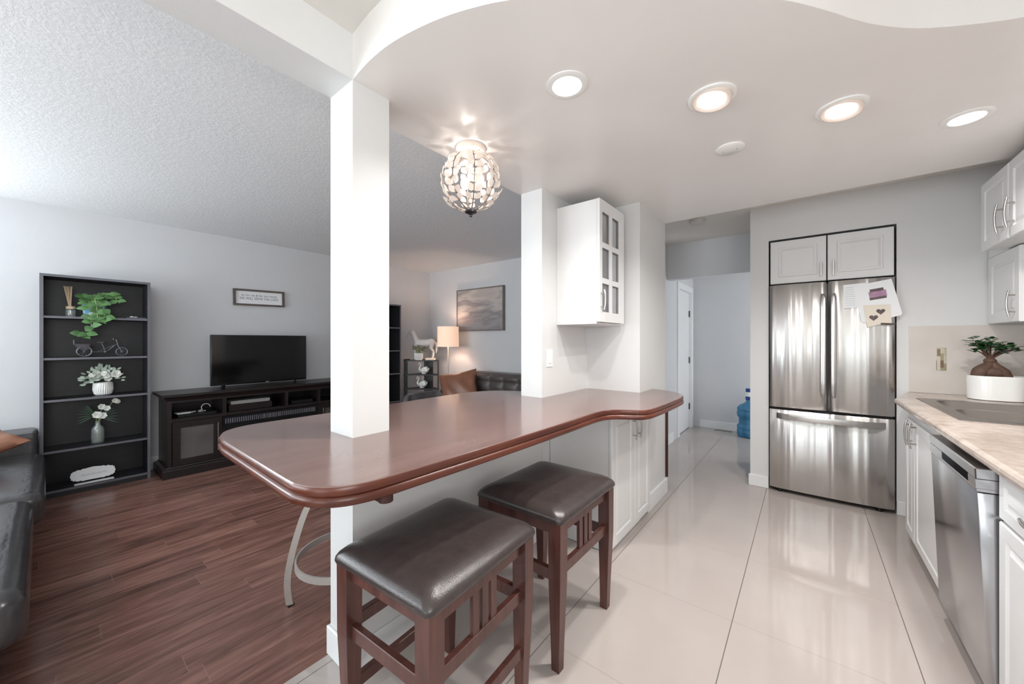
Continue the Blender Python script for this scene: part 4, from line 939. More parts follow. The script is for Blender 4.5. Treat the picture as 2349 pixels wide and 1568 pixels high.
# pothos
pt = thing('potted_pothos', 'trailing green pothos in a painted white pot on the top shelf', 'plant', (SX, 0.285, 1.487))
mb = MB(); mb.lathe([(0.060, 0.001), (0.064, 0.006), (0.078, 0.125), (0.072, 0.125), (0.068, 0.11)], (SX, 0.285, 1.487), 28); mb.build('pot', M['potpaint'], pt, True)
mb = MB(); mb.lathe([(0.069, 0.10), (0.069, 0.106)], (SX, 0.285, 1.487), 20); mb.build('soil', M['soil'], pt)
vines = [[(SX, .285, 1.59), (SX+.03, .25, 1.63), (SX+.085, .25, 1.60), (SX+.10, .255, 1.50), (SX+.135, .258, 1.42), (SX+.14, .250, 1.36), (SX+.14, .20, 1.34)],
         [(SX, .285, 1.59), (SX+.04, .31, 1.65), (SX+.09, .33, 1.60), (SX+.12, .335, 1.50), (SX+.13, .325, 1.44)],
         [(SX, .285, 1.59), (SX+.03, .30, 1.67), (SX+.05, .345, 1.70), (SX+.06, .39, 1.68), (SX+.07, .43, 1.62)],
         [(SX, .285, 1.59), (SX+.05, .28, 1.66), (SX+.11, .29, 1.58), (SX+.13, .295, 1.48)], [(SX, .285, 1.59), (SX+.02, .26, 1.66), (SX+.03, .22, 1.66)]]
mb = MB(); lf = MB()
for v in vines:
    P = spline(v, 5); mb.tube(P, 0.0025, 6)
    for i in range(3, len(P), 3):
        for s in (-1, 1):
            d = Vector((random.uniform(0.1, 0.7), s*random.uniform(0.4, 1), random.uniform(-0.5, 0.35))); q = P[i]
            if 1.40 > q.z and q.z > 1.36: continue
            lf.leaf(q, d, (1, random.uniform(-.3, .3), 0.6), random.uniform(0.055, 0.078), random.uniform(0.042, 0.056), 0.15, tip=0.75, curl=0.25)
mb.build('vines', M['stem'], pt, True); lf.build('leaves', M['leaf_green'], pt, True)
# small tray
ty = thing('ornament_tray', 'small dark tray with white trinket at right on the top shelf', 'tray', (SX+0.04, 0.535, 1.487))
MB().box(SX-0.01, SX+0.10, 0.475, 0.598, 1.4875, 1.496, 0.002, 1).build('tray', M['blackedge'], ty)
mb = MB(); mb.sphere((SX+0.05, 0.51, 1.503), 0.010, (1, 1.4, 0.7)); mb.sphere((SX+0.05, 0.535, 1.502), 0.009, (1, 1.6, 0.6)); mb.build('trinket', M['statue'], ty, True)
# tricycle
tx = -4.87
tr = thing('ornament_tricycle', 'small pewter ornamental tricycle on the second shelf down', 'ornament', (tx, 0.33, 1.144))
def wheel(parent, x, y, z, R, rt):
    mb = MB(); mb.tube([(x, y+R*math.cos(2*PI*i/28), z+R*math.sin(2*PI*i/28)) for i in range(28)], rt, 8, closed=True)
    for k in range(10):
        a = PI*2*k/10; mb.tube([(x, y, z), (x, y+R*math.cos(a), z+R*math.sin(a))], 0.0011, 4)
    mb.sphere((x, y, z), 0.007, seg=8); return mb.build('wheel', M['tricycle'], parent, True)
wheel(tr, tx-0.04, 0.222, 1.192, 0.042, 0.0045); wheel(tr, tx+0.04, 0.222, 1.192, 0.042, 0.0045); wheel(tr, tx, 0.447, 1.185, 0.036, 0.0045)
mb = MB(); mb.tube([(tx-0.045, .222, 1.192), (tx+0.045, .222, 1.192)], 0.004, 6)
mb.tube(spline([(tx, .222, 1.192), (tx, .30, 1.185), (tx, .345, 1.19), (tx, .37, 1.205), (tx, .40, 1.24)], 4), 0.004, 6)
mb.tube([(tx, .345, 1.19), (tx, .325, 1.262)], 0.0035, 6); mb.tube([(tx, .447, 1.185), (tx, .425, 1.235), (tx, .410, 1.30)], 0.004, 6); mb.tube([(tx, .30, 1.19), (tx, .415, 1.25)], 0.003, 6)
mb.tube(spline([(tx-0.05, .39, 1.298), (tx-0.02, .405, 1.300), (tx, .410, 1.300), (tx+0.02, .405, 1.300), (tx+0.05, .39, 1.298)], 3), 0.004, 6); mb.sphere((tx, .345, 1.185), 0.011, seg=8)
mb.tube([(tx-0.02, .345, 1.18), (tx+0.02, .345, 1.18)], 0.003, 5); mb.build('tricycle_frame', M['tricycle'], tr, True)
mb = MB(); mb.sphere((tx, 0.323, 1.268), 0.030, (0.5, 1.0, 0.25)); mb.build('saddle', M['tricycle'], tr, True)
mb = MB(); mb.loft([at(rrect(tx, 0.222, 0.07, 0.06, 0.012, 3), 1.205), at(rrect(tx, 0.212, 0.10, 0.10, 0.015, 3), 1.255), at(rrect(tx, 0.212, 0.094, 0.094, 0.014, 3), 1.255), at(rrect(tx, 0.222, 0.064, 0.054, 0.01, 3), 1.21)], True, True)
mb.tube([(tx-0.048, .165, 1.25), (tx-0.048, .163, 1.29), (tx+0.048, .163, 1.29), (tx+0.048, .165, 1.25)], 0.0025, 6); mb.build('basket', M['tricycle'], tr, True)
# white flowers in ribbed pot
fp = thing('potted_flowers', 'white artificial flowers in a ribbed white pot on the middle shelf', 'plant', (SX, 0.335, 0.801))
mb = MB(); n = 56; prof = [(0.040, 0.001), (0.052, 0.012), (0.060, 0.05), (0.062, 0.110), (0.056, 0.110), (0.054, 0.09)]
loops = [[(SX+r*(1+(0.07 if (i % 2) and z < 0.108 else 0))*math.cos(2*PI*i/n), 0.335+r*(1+(0.07 if (i % 2) and z < 0.108 else 0))*math.sin(2*PI*i/n), 0.801+z) for i in range(n)] for r, z in prof]
mb.loft(loops); mb.build('pot', M['ceramic'], fp)
lf = MB(); sg = MB()
def bloom(mb, c, r, nrm=(1, 0, 0)):
    n = Vector(nrm).normalized(); a = n.orthogonal().normalized(); b = n.cross(a)
    for lay, (k, tilt_, s) in enumerate(((6, 0.35, 1.0), (5, 0.8, 0.8), (4, 1.4, 0.55))):
        for i in range(k):
            t = 2*PI*i/k+lay*0.5; d = (a*math.cos(t)+b*math.sin(t)+n*tilt_); mb.leaf(Vector(c), d, n-d*0.2, r*s, r*s*0.95, 0.35, tip=1.2, curl=-0.2, seg=4)
for i in range(14):
    lf = MB(); a = random.uniform(-1.6, 1.6); bloom(lf, (SX+0.03+random.uniform(-.03, .05), 0.33+0.08*math.sin(a)*random.uniform(0.3, 1), 0.95+0.075*math.cos(a)*random.uniform(0.1, 1)), random.uniform(0.024, 0.032), (1, random.uniform(-.5, .5), random.uniform(0, .8))); lf.build('bloom', M['petal'], fp, True)
lf = MB(); bloom(lf, (SX+0.07, 0.405, 0.985), 0.042, (1, 0.1, 0.2)); lf.build('bloom', M['petal'], fp, True)
for i in range(130):
    a = random.uniform(-2.1, 1.9); r = random.uniform(0.0, 0.115); p = (SX+random.uniform(-.05, .06), 0.33+r*math.sin(a)*1.05, 0.935+r*math.cos(a)*0.9+0.012)
    sg.leaf(p, (random.uniform(-.3, 1), math.sin(a)*1.2, math.cos(a)+.2), (1, 0, .4), random.uniform(0.03, 0.045), 0.018, 0.2)
sg.build('sage_leaves', M['sage'], fp, True)
# vase with orchid
vs = thing('flower_vase', 'clear glass bottle vase with white orchids on the lower shelf', 'vase', (SX+0.01, 0.303, 0.384))
vx, vy = SX+0.01, 0.303
mb = MB(); mb.lathe([(0.036, 0.001), (0.040, 0.006), (0.040, 0.11), (0.034, 0.135), (0.017, 0.155), (0.015, 0.185), (0.018, 0.19), (0.015, 0.19), (0.013, 0.155), (0.031, 0.13), (0.036, 0.11), (0.036, 0.010)], (vx, vy, 0.384), 28); mb.build('vase_body', M['glass'], vs, True)
mb = MB()
for k, (dy, e) in enumerate(((-0.02, (0.02, 0.03, 0.33)), (0.02, (0.01, -0.02, 0.28)), (0.0, (0.02, 0.09, 0.36)), (-0.01, (0.02, 0.01, 0.24)))):
    mb.tube(spline([(vx, vy+dy, 0.392), (vx, vy-dy*0.4, 0.55), (vx+e[0]*0.5, vy+e[1]*0.4, 0.62), (vx+e[0], vy+e[1], 0.384+e[2])], 4), 0.0022, 5)
mb.build('stems', M['stem'], vs, True)
lf = MB()
for c, r in (((vx+.05, vy-.005, .635), .036), ((vx+.055, vy+.022, .625), .034), ((vx+.04, vy+.02, .70), .030), ((vx+.04, vy+.055, .685), .028), ((vx+.04, vy+.10, .745), .026), ((vx+.03, vy+.115, .735), .024)):
    lf = MB(); bloom(lf, c, r, (1, random.uniform(-.3, .3), .2)); lf.build('orchid_bloom', M['petal'], vs, True)
lf = MB()
for s, z0 in ((-1, .64), (1, .62)):
    for k in range(9):
        lf.leaf((vx, vy+s*0.02, z0-0.02+k*0.004), (0.25, s*1.0, -0.55+0.26*k), (1, 0, 0.2), 0.115-0.003*k, 0.009, 0.1)
lf.build('fronds', M['dkleaf'], vs, True)
# scalloped sign
sc = thing('scalloped_sign', 'white scalloped plaque with cursive lettering on the bottom shelf', 'sign', (-4.855, 0.275, 0.061))
mb = MB(); P = []; n = 120
for i in range(n):
    t = 2*PI*i/n; cx_ = abs(math.cos(t))**0.5*math.copysign(1, math.cos(t)); sz_ = abs(math.sin(t))**0.6*math.copysign(1, math.sin(t))
    k = 1+0.09*abs(math.cos(9*t))+0.03*math.cos(28*t); P.append((0.275+0.128*cx_*(0.98+0.05*abs(math.cos(9*t))), 0.117+0.046*sz_*k+(0.010*math.exp(-(cx_/0.3)**2) if sz_ > 0 else 0.0)))
tm = Matrix.Translation((-4.86, 0, 0.075)) @ Matrix.Rotation(math.radians(-12), 4, 'Y')
mb.loft([[(0.0, y, z-0.061) for y, z in P], [(0.006, y, z-0.061) for y, z in P]], mx=tm); mb.build('plaque', M['paper'], sc, True)
MB().box(-4.868, -4.818, 0.165, 0.395, 0.061, 0.068, 0.002, 1).build('stand', M['plastic'], sc)
mb = MB(); y = 0.205
for wlen in (0.022, 0.028, 0.018, 0.030, 0.026):
    pts = [(0.0072, y+wlen*u/14, 0.053+0.004*math.sin(u*1.9)+0.004*math.sin(u*0.7+wlen*300)) for u in range(15)]; mb.tube(pts, 0.0007, 4, mx=tm); y += wlen+0.006
mb.build('cursive_lettering', M['ink'], sc)

# ------------------------------------------------------------------ TV stand and TV
ts = thing('tv_stand', 'long espresso brown TV stand with electric fireplace insert against the left wall', 'TV stand', (-4.87, 1.6, 0))
ya, yb, xf = 0.72, 2.50, -4.66
mb = MB(); mb.box(-5.08, xf, ya, ya+0.03, 0.09, 0.716).box(-5.08, xf, yb-0.03, yb, 0.09, 0.716).box(-5.08, -5.07, ya+0.03, yb-0.03, 0.09, 0.716).box(-5.07, xf, ya+0.03, yb-0.03, 0.09, 0.11)
mb.box(-5.07, xf, ya+0.03, yb-0.03, 0.515, 0.545); mb.box(-5.07, xf, ya+0.03, yb-0.03, 0.695, 0.716)
for y in (1.14, 1.72, 2.08): mb.box(-5.07, xf, y, y+0.03, 0.545, 0.695)
mb.box(-5.07, xf, 1.115, 1.135, 0.11, 0.515).box(-5.07, xf, 2.085, 2.105, 0.11, 0.515); mb.build('cabinet_frame', M['espresso'], ts)
mb = MB(); Lp = []
for ins, z in ((0.0, 0.716), (0.008, 0.722), (0.020, 0.740), (0.034, 0.752), (0.046, 0.756), (0.046, 0.776), (0.042, 0.780)):
    Lp.append([(-5.084, ya-ins, z), (xf+ins, ya-ins, z), (xf+ins, yb+ins, z), (-5.084, yb+ins, z)])
mb.loft(Lp); mb.build('top_board', M['espresso'], ts)
mb = MB(); Lp = []
for ins, z in ((0.040, 0.0), (0.040, 0.070), (0.030, 0.082), (0.012, 0.088), (0.010, 0.095)):
    Lp.append([(-5.084, ya-ins, z), (xf+ins, ya-ins, z), (xf+ins, yb+ins, z), (-5.084, yb+ins, z)])
mb.loft(Lp); mb.build('plinth', M['espresso'], ts)
for y0, y1, hy in ((0.755, 1.118, 1.093), (2.102, 2.465, 2.13)):
    mb = MB(); z0, z1 = 0.105, 0.512; f = 0.055; xa, xb = xf-0.004, xf+0.014
    mb.box(xa, xb, y0, y0+f, z0, z1).box(xa, xb, y1-f, y1, z0, z1).box(xa, xb, y0+f, y1-f, z0, z0+f).box(xa, xb, y0+f, y1-f, z1-f, z1)
    dd = mb.build('cabinet_door', M['espresso'], ts)
    MB().box(xa+0.004, xa+0.008, y0+f, y1-f, z0+f, z1-f).build('glass_pane', M['frost'], dd)
    mb = MB(); mb.box(xb+0.018, xb+0.026, hy-0.005, hy+0.005, 0.19, 0.465, 0.001, 1).box(xb, xb+0.019, hy-0.004, hy+0.004, 0.21, 0.22).box(xb, xb+0.019, hy-0.004, hy+0.004, 0.43, 0.44); mb.build('handle', M['chrome'], dd)
fi = MB().box(xf-0.06, xf-0.002, 1.137, 2.083, 0.115, 0.510, 0.002, 1).build('fireplace_insert', M['glassblack'], ts)
mb = MB()
for k in range(46): mb.box(xf-0.002, xf+0.002, 1.16+k*0.0195, 1.16+k*0.0195+0.010, 0.435, 0.485)
mb.build('vent_grille', M['blackedge'], fi)
mb = MB()
for k in range(7): mb.box(xf+0.001, xf+0.004, 1.505+k*0.030, 1.505+k*0.030+0.006, 0.438, 0.486)
mb.build('control_louvres', M['chrome'], fi)
tag(MB().box(xf-0.0050, xf-0.0042+0.0016, 0.822, 0.892, 0.178, 0.196, 0.0003, 1).build('sticker', M['plastic']), 'small white label on the lower glass of the TV stand door', 'label')
# things in the open compartments
tag(MB().box(-4.95, -4.70, 0.80, 1.10, 0.546, 0.575, 0.003, 1).build('media_box', M['blackplastic']), 'flat black media box in the left compartment of the TV stand', 'electronics')
cb = thing('cable_heap', 'white cable loop and papers heap lying on the media box', 'cable', (-4.77, 0.95, 0.576))
mb = MB(); mb.tube([(-4.74, 1.02+0.035*math.cos(2*PI*i/20), 0.616+0.035*math.sin(2*PI*i/20)) for i in range(16)], 0.003, 6); mb.build('cable_loop', M['plastic'], cb, True)
mb = MB(); mb.lathe([(0.025, 0), (0.027, 0.008), (0.015, 0.02)], (-4.75, 0.985, 0.5765), 20); mb.build('base_puck', M['satin'], cb, True)
tag(MB().prism([(-4.80, 0.79), (-4.72, 0.80), (-4.73, 0.90), (-4.79, 0.955)], 0.5765, 0.585).build('folded_paper', M['paper']), 'folded white paper on top of the flat media box', 'paper')
tag(MB().box(-4.98, -4.70, 1.20, 1.60, 0.546, 0.615, 0.003, 1).build('receiver', M['espresso']), 'dark box in the second compartment of the TV stand', 'electronics')
tag(MB().box(-4.96, -4.69, 1.215, 1.575, 0.616, 0.652, 0.003, 1).build('grey_slim_box', mat('plain_grey', (150, 148, 148), 0.4)), 'light grey slim box lying on the dark box in the TV stand', 'electronics')  # plain light grey slab resting on the dark box
tag(MB().box(-4.96, -4.70, 1.80, 2.04, 0.546, 0.585, 0.003, 1).build('set_top_box', M['blackplastic']), 'low black box in the right compartment of the TV stand', 'electronics')
# TV
tv = thing('television', 'black flat screen television standing on the espresso TV stand', 'television', (-4.87, 1.56, 0.780))
tx0 = -4.875
mb = MB(); mb.box(tx0-0.03, tx0+0.012, 1.088, 2.032, 0.808, 1.347, 0.004, 2); mb.box(tx0-0.06, tx0-0.03, 1.25, 1.87, 0.84, 1.15, 0.01, 2); mb.build('housing', M['blackplastic'], tv, True)
MB().box(tx0+0.0122, tx0+0.0132, 1.098, 2.022, 0.828, 1.338).build('screen', M['screen'], tv)
MB().box(tx0+0.0122, tx0+0.0136, 1.590, 1.622, 0.813, 0.820).build('maker_badge', M['satin'], tv)
for yc in (1.20, 1.91):
    mb = MB(); mb.bar((tx0-0.005, yc, 0.815), (tx0+0.115, yc-0.045, 0.786), 0.018, 0.012).bar((tx0-0.005, yc, 0.815), (tx0-0.115, yc+0.035, 0.786), 0.018, 0.012); mb.build('stand_leg', M['blackplastic'], tv)
# framed sign
sg = thing('framed_sign', 'framed text sign hanging on the wall above the television', 'sign', (-5.09, 1.60, 1.69))
sm = Matrix.Translation((-5.09, 1.60, 1.79)) @ Matrix.Rotation(math.radians(1.0), 4, 'X')
def sbox(mb, y0, y1, z0, z1, x0, x1): return mb.box(x0, x1, y0, y1, z0, z1, 0.001, 1, mx=sm)
mb = MB(); sbox(mb, -0.262, -0.240, -0.094, 0.094, -0.008, 0.022); sbox(mb, 0.240, 0.262, -0.094, 0.094, -0.008, 0.022); sbox(mb, -0.24, 0.24, 0.074, 0.094, -0.008, 0.022); sbox(mb, -0.24, 0.24, -0.094, -0.074, -0.008, 0.022); mb.build('sign_frame', M['signframe'], sg)
mb = MB(); sbox(mb, -0.24, 0.24, -0.074, 0.074, -0.006, 0.002); bd = mb.build('sign_board', M['paper'], sg)
tmx = sm @ frame((0.0028, 0, 0), (0, 1, 0), (0, 0, 1))
text_mesh('sign_text', 'As for me & for our house', 0.034, M['ink'], sg, tmx @ Matrix.Translation((0, 0.026, 0)))
text_mesh('sign_text', 'WE WILL SERVE THE LORD', 0.036, M['ink'], sg, tmx @ Matrix.Translation((0, -0.012, 0)) @ Matrix.Diagonal((0.92, 1.15, 1, 1)))
mb = MB(); mb.box(-0.15, 0.15, -0.0465, -0.0455, 0, 0.0006, mx=tmx); mb.build('sign_rule', M['ink'], sg)

# ------------------------------------------------------------------ far corner: tiered shelf, statues, lamp, painting, sofa
YAW = math.atan(672.5/851)
cs = thing('corner_shelf', 'dark tiered corner shelf carrying white statues beside the floor lamp', 'shelf', (-4.73, 3.72, 0), YAW)
for z in (0.985, 0.765, 0.545, 0.30, 0.08):
    mb = MB(); mb.loft([at([(-0.27, -0.13), (0.27, -0.13), (0.27, -0.06), (0.05, 0.20), (-0.05, 0.20), (-0.27, -0.06)], z-0.016), at([(-0.27, -0.13), (0.27, -0.13), (0.27, -0.06), (0.05, 0.20), (-0.05, 0.20), (-0.27, -0.06)], z)])
    mb.build('shelf', M['black'], cs, local=True)
for x in (-0.262, 0.262):
    MB().box(x-0.008 if x > 0 else x, x+0.008 if x > 0 else x+0.04, -0.128, -0.075, 0, 0.968).build('upright', M['black'], cs, local=True)
MB().box(-0.02, 0.125, 0.155, 0.17, 0, 0.968).build('back_panel', M['black'], cs, local=True)
MB().bar((-0.265, -0.12, 0.993), (-0.20, -0.02, 0.993), 0.008, 0.016).build('edge_lip', M['black'], cs, local=True)
CR = Matrix.Translation((-4.73, 3.72, 0)) @ Matrix.Rotation(YAW, 4, 'Z')
def cpt(x, y, z): v = CR @ Vector((x, y, z)); return (v.x, v.y, v.z)
def swan(loc, rz, label):
    t = thing('swan_figurine', label, 'figurine', loc, rz, 'white swan figurines'); mb = MB()
    mb.tube(spline([(-0.055, 0, 0.045), (-0.03, 0, 0.05), (0.01, 0, 0.055), (0.05, 0, 0.066), (0.085, 0, 0.09)], 4), lerp_list([0.012, 0.043, 0.050, 0.038, 0.006], 4), 14)
    mb.tube([(0, 0, 0.004), (0, 0, 0.02)], [0.038, 0.030], 16)
    mb.tube(spline([(-0.045, 0, 0.05), (-0.068, 0, 0.075), (-0.060, 0, 0.11), (-0.045, 0, 0.145), (-0.052, 0, 0.17), (-0.072, 0, 0.168), (-0.078, 0, 0.145), (-0.074, 0, 0.128)], 4), lerp_list([0.022, 0.018, 0.013, 0.0105, 0.0105, 0.012, 0.010, 0.003], 4), 10)
    for s in (-1, 1):
        for k in range(4): mb.leaf((-0.02, s*0.035, 0.035+k*0.016), (1, s*0.1, 0.35), (0, s, 0.2), 0.095-0.006*k, 0.03, -0.2)
    mb.build('swan_body', M['ceramic'], t, True, local=True); return t
p = cpt(0.02, -0.02, 0.766); swan(p, YAW, 'white swan figurine on the upper tier of the corner shelf')
p = cpt(-0.01, -0.02, 0.546)
swan(p, YAW, 'white swan figurine on the tier below the other swan')
# horse statue
hp = cpt(0.0, 0.0, 0.9865)
hs = thing('horse_statue', 'white standing horse statue on top of the corner shelf', 'statue', hp, YAW)
mb = MB(); T = lambda P, R, n=12: mb.tube(spline(P, 4), lerp_list(R, 4), n)
T([(-0.145, 0.05, 0.27), (-0.11, 0.05, 0.265), (-0.03, 0.05, 0.262), (0.06, 0.05, 0.265), (0.13, 0.05, 0.275), (0.175, 0.05, 0.265)], [0.030, 0.058, 0.056, 0.058, 0.062, 0.030], 16)
T([(-0.11, 0.05, 0.28), (-0.135, 0.05, 0.34), (-0.165, 0.05, 0.40), (-0.195, 0.05, 0.445)], [0.050, 0.040, 0.031, 0.024])
T([(-0.185, 0.05, 0.452), (-0.215, 0.05, 0.438), (-0.240, 0.05, 0.39), (-0.250, 0.05, 0.352)], [0.022, 0.024, 0.017, 0.012])
for s in (-1, 1): mb.leaf((-0.19, 0.05+s*0.012, 0.46), (0.1, s*0.2, 1), (1, 0, 0), 0.03, 0.014)
for s, dx in ((-1, 0.0), (1, 0.02)): T([(-0.125+dx, 0.05+s*0.026, 0.24), (-0.13+dx, 0.05+s*0.028, 0.15), (-0.125+dx, 0.05+s*0.028, 0.12), (-0.128+dx, 0.05+s*0.028, 0.03), (-0.135+dx, 0.05+s*0.028, 0.004)], [0.028, 0.015, 0.014, 0.010, 0.014], 8)
for s, dx in ((-1, 0.0), (1, -0.03)): T([(0.145+dx, 0.05+s*0.026, 0.25), (0.125+dx, 0.05+s*0.030, 0.18), (0.165+dx, 0.05+s*0.03, 0.13), (0.158+dx, 0.05+s*0.03, 0.04), (0.148+dx, 0.05+s*0.03, 0.004)], [0.038, 0.024, 0.013, 0.010, 0.014], 8)
T([(0.175, 0.05, 0.28), (0.205, 0.05, 0.24), (0.205, 0.05, 0.16), (0.195, 0.05, 0.10)], [0.012, 0.020, 0.016, 0.004], 8)
mb.build('horse_body', M['statue'], hs, True, local=True)
mb = MB()
for k in range(9): mb.leaf((-0.185+0.011*k, 0.05, 0.462-0.022*k), (0.9, 0.2, -0.1-0.03*k), (0, 1, 0.2), 0.045, 0.022, 0.2, curl=0.3)
mb.build('mane', M['statue'], hs, True, local=True)
# plant in square pot on the corner shelf
pp = cpt(-0.045, -0.085, 0.9865)
sp = thing('potted_plant', 'thin-leaved plant in a square white pot in front of the horse statue', 'plant', pp, YAW)
mb = MB(); mb.loft([at(rrect(0, 0, 0.10, 0.075, 0.012, 4), 0.0005), at(rrect(0, 0, 0.105, 0.08, 0.012, 4), 0.018), at(rrect(0, 0, 0.125, 0.09, 0.014, 4), 0.024), at(rrect(0, 0, 0.13, 0.09, 0.014, 4), 0.105), at(rrect(0, 0, 0.12, 0.08, 0.012, 4), 0.105), at(rrect(0, 0, 0.118, 0.078, 0.012, 4), 0.09)]); mb.build('pot', M['ceramic'], sp, True, local=True)
mb = MB(); lf = MB()
for k in range(8):
    a = 2*PI*k/8; mb.tube([(0.01*math.cos(a), 0.01*math.sin(a), 0.09), (0.03*math.cos(a), 0.02*math.sin(a), 0.17)], 0.003, 5)
    for j in range(3):
        b = a+random.uniform(-.5, .5); lf.leaf((0.03*math.cos(a), 0.02*math.sin(a), 0.155+0.012*j), (math.cos(b), 0.6*math.sin(b)-0.2, random.uniform(-0.2, 0.9)), (0, -1, 0.5), random.uniform(0.07, 0.11), 0.022, 0.1, curl=0.35)
mb.build('stems', M['stem'], sp, True, local=True); lf.build('leaves', M['olive'], sp, True, local=True)
bk = cpt(0.135, -0.07, 0.9865)
bo = thing('closed_book', 'small pale book lying at right on top of the corner shelf', 'book', bk, YAW)
MB().box(-0.07, 0.07, -0.045, 0.045, 0, 0.030, 0.002, 1).build('cover', M['cream'], bo, local=True)
# floor lamp
lx_, ly_ = -4.29, 3.85
fl = thing('floor_lamp', 'floor lamp with glowing cream drum shade behind the tan pillow', 'lamp', (lx_, ly_, 0))
mb = MB(); mb.lathe([(0.13, 0.0), (0.13, 0.015), (0.02, 0.022)], (lx_, ly_, 0), 32); mb.build('base', M['satin'], fl, True)
mb = MB(); mb.tube([(lx_, ly_, 0.02), (lx_, ly_, 1.30)], 0.010, 12); mb.build('pole', M['satin'], fl, True)
mb = MB(); mb.lathe([(0.164, 1.195), (0.160, 1.500), (0.157, 1.500), (0.161, 1.195)], (lx_, ly_, 0), 48); mb2 = mb
loops = [[(lx_+r*math.cos(2*PI*i/48), ly_+r*math.sin(2*PI*i/48), z) for i in range(48)] for r, z in ((0.161, 1.195), (0.164, 1.195), (0.160, 1.500), (0.157, 1.500), (0.161, 1.195))]
mb = MB(); mb.loft(loops, False, False); mb.build('lamp_shade', M['shade'], fl, True)
mb = MB(); mb.sphere((lx_, ly_, 1.35), 0.035); mb.build('bulb', M['bulb'], fl, True)
mb = MB(); mb.tube([(lx_+0.012, ly_, 0.95), (lx_+0.026, ly_, 0.95)], 0.004, 8); mb.build('switch_knob', M['satin'], fl, True)
l = bpy.data.lights.new('floor_lamp_bulb', 'POINT'); l.energy = 9; l.color = (1.0, 0.78, 0.62); l.shadow_soft_size = 0.03
lo = bpy.data.objects.new('floor_lamp_bulb', l); COL.objects.link(lo); lo.parent = fl; lo.location = (0.045, -0.0, 1.34)
# painting
pa = thing('framed_painting', 'large grey abstract seascape painting on the far living room wall', 'painting', (-3.885, 4.13, 1.436))
mb = MB(); X0, X1, Z0, Z1 = -4.375, -3.405, 1.436, 2.088
mb.box(X0, X0+0.018, 4.105, 4.149, Z0+0.018, Z1-0.018).box(X1-0.018, X1, 4.105, 4.149, Z0+0.018, Z1-0.018).box(X0, X1, 4.105, 4.149, Z0, Z0+0.018).box(X0, X1, 4.105, 4.149, Z1-0.018, Z1); mb.build('picture_frame', M['picframe'], pa)
MB().box(X0+0.018, X1-0.018, 4.112, 4.14, Z0+0.018, Z1-0.018).build('canvas', M['canvas'], pa)
# tufted sofa
so = thing('sofa', 'grey-brown tufted leather sofa against the far living room wall', 'sofa', (-3.0, 3.75, 0))
MB().box(-3.95, -1.95, 3.35, 4.10, 0.06, 0.30, 0.03, 3).build('sofa_base', M['grey_leather'], so, True)
for k in range(3):
    mb = MB(); cushion(mb, -3.61+0.66*k, 3.56, 0.28, 0.65, 0.50, 0.16, 0.05, 0.04, 0.02); mb.build('seat_cushion', M['grey_leather'], so, True)
mb = MB(); nx, nz = 8, 3; cw = 2.0/nx
bmx = bmesh.new(); GX, GZ = 128, 36; gv = []
for j in range(GZ+1):
    row = []
    for i in range(GX+1):
        x = -3.95+2.0*i/GX; v = j/GZ; z = 0.40+0.43*v; u = (x+3.95)/cw; w = (z-0.43)/0.145
        dd = 0.030*abs(math.sin(PI*u))**0.5*abs(math.sin(PI*w))**0.5; ex = min(1, min(i, GX-i)/5); ey = min(1, (GZ-j)/5)
        row.append(bmx.verts.new((x, 3.86-dd*ex*ey - 0.03*math.sqrt(max(0, 1-(1-ey)**2)) + 0.03, z)))
    gv.append(row)
for j in range(GZ):
    for i in range(GX): bmx.faces.new((gv[j][i], gv[j][i+1], gv[j+1][i+1], gv[j+1][i]))
mb.add(bmx); mb.box(-3.95, -1.95, 3.88, 4.10, 0.30, 0.835, 0.03, 3); mb.build('backrest', M['grey_leather'], so, True)
for x0, x1 in ((-4.07, -3.95), (-1.95, -1.83)): MB().box(x0, x1, 3.33, 4.08, 0.06, 0.60, 0.03, 3).build('armrest', M['grey_leather'], so, True)
for x, y in ((-3.9, 3.4), (-2.0, 3.4), (-3.9, 4.0), (-2.0, 4.0)): MB().box(x-0.02, x+0.02, y-0.02, y+0.02, 0, 0.065).build('leg', M['black'], so)
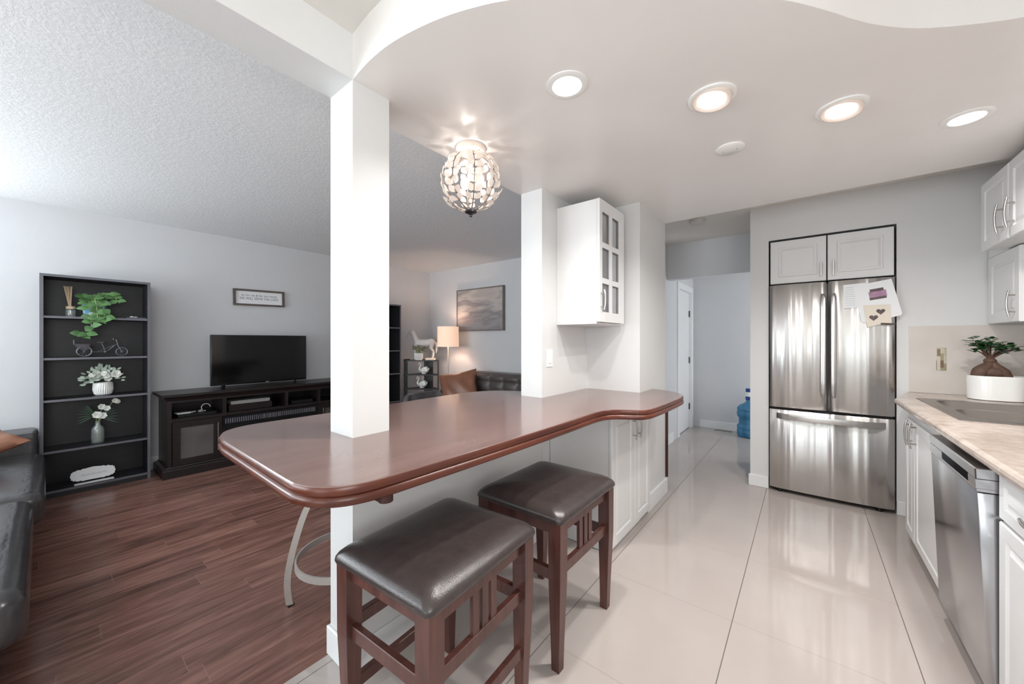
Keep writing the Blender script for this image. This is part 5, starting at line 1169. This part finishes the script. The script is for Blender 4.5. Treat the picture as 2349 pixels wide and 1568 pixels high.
def pillow(loc, eul, w, h, th, label, name='throw_pillow'):
    mb = MB(); b = bmesh.new(); n = 18; top = []; bot = []
    for j in range(n+1):
        r1, r2 = [], []
        for i in range(n+1):
            u = -1+2*i/n; v = -1+2*j/n; k = (1-u*u)**0.45*(1-v*v)**0.45; pin = 1-0.10*(1-abs(u))*abs(v)**2; pin2 = 1-0.10*(1-abs(v))*abs(u)**2
            x = u*w/2*pin2; y = v*h/2*pin; wr = 0.010*math.sin(7*u+4*v)*k
            r1.append(b.verts.new((x, y, th/2*k+wr))); r2.append(b.verts.new((x, y, -th/2*k+wr)) if 0 < i < n and 0 < j < n else r1[-1])
        top.append(r1); bot.append(r2)
    for j in range(n):
        for i in range(n):
            b.faces.new((top[j][i], top[j][i+1], top[j+1][i+1], top[j+1][i]))
            try: b.faces.new((bot[j+1][i], bot[j+1][i+1], bot[j][i+1], bot[j][i]))
            except ValueError: pass
    mb.add(b); o = mb.build(name, M['tan'], None, True, local=True, angle=80); o.location = loc; o.rotation_euler = eul
    return tag(o, label, 'pillow', 'tan leather throw pillows')
pillow((-3.80, 3.60, 0.645), (math.radians(66), math.radians(-11), math.radians(30)), 0.56, 0.44, 0.15, 'tan leather pillow propped on the tufted sofa below the painting')

# black sectional sofa at left
bs = thing('sofa', 'black leather sofa section at the left edge beside the bookcase', 'sofa', (-3.6, -0.75, 0))
MB().box(-4.72, -2.05, -1.70, -0.10, 0.03, 0.30, 0.04, 3).build('sofa_base', M['black_leather'], bs, True)
for x0, x1, ye in ((-4.68, -3.40, 0.012), (-3.38, -2.10, -0.03)):
    mb = MB(); cushion(mb, (x0+x1)/2, (ye-1.68)/2, 0.235, x1-x0, ye+1.68, 0.205, 0.07, 0.060, 0.018); mb.build('seat_cushion', M['black_leather'], bs, True)
MB().box(-5.07, -4.70, -1.72, -0.022, 0.03, 0.565, 0.035, 4).build('backrest', M['black_leather'], bs, True)
for x, y in ((-4.6, -0.2), (-2.2, -0.2), (-4.6, -1.6), (-2.2, -1.6)): MB().box(x-0.02, x+0.02, y-0.02, y+0.02, 0, 0.035).build('foot', M['blackplastic'], bs)
pillow((-4.42, -0.33, 0.565), (math.radians(18), math.radians(12), math.radians(25)), 0.46, 0.42, 0.14, 'tan leather pillow on the black sofa at the left edge')
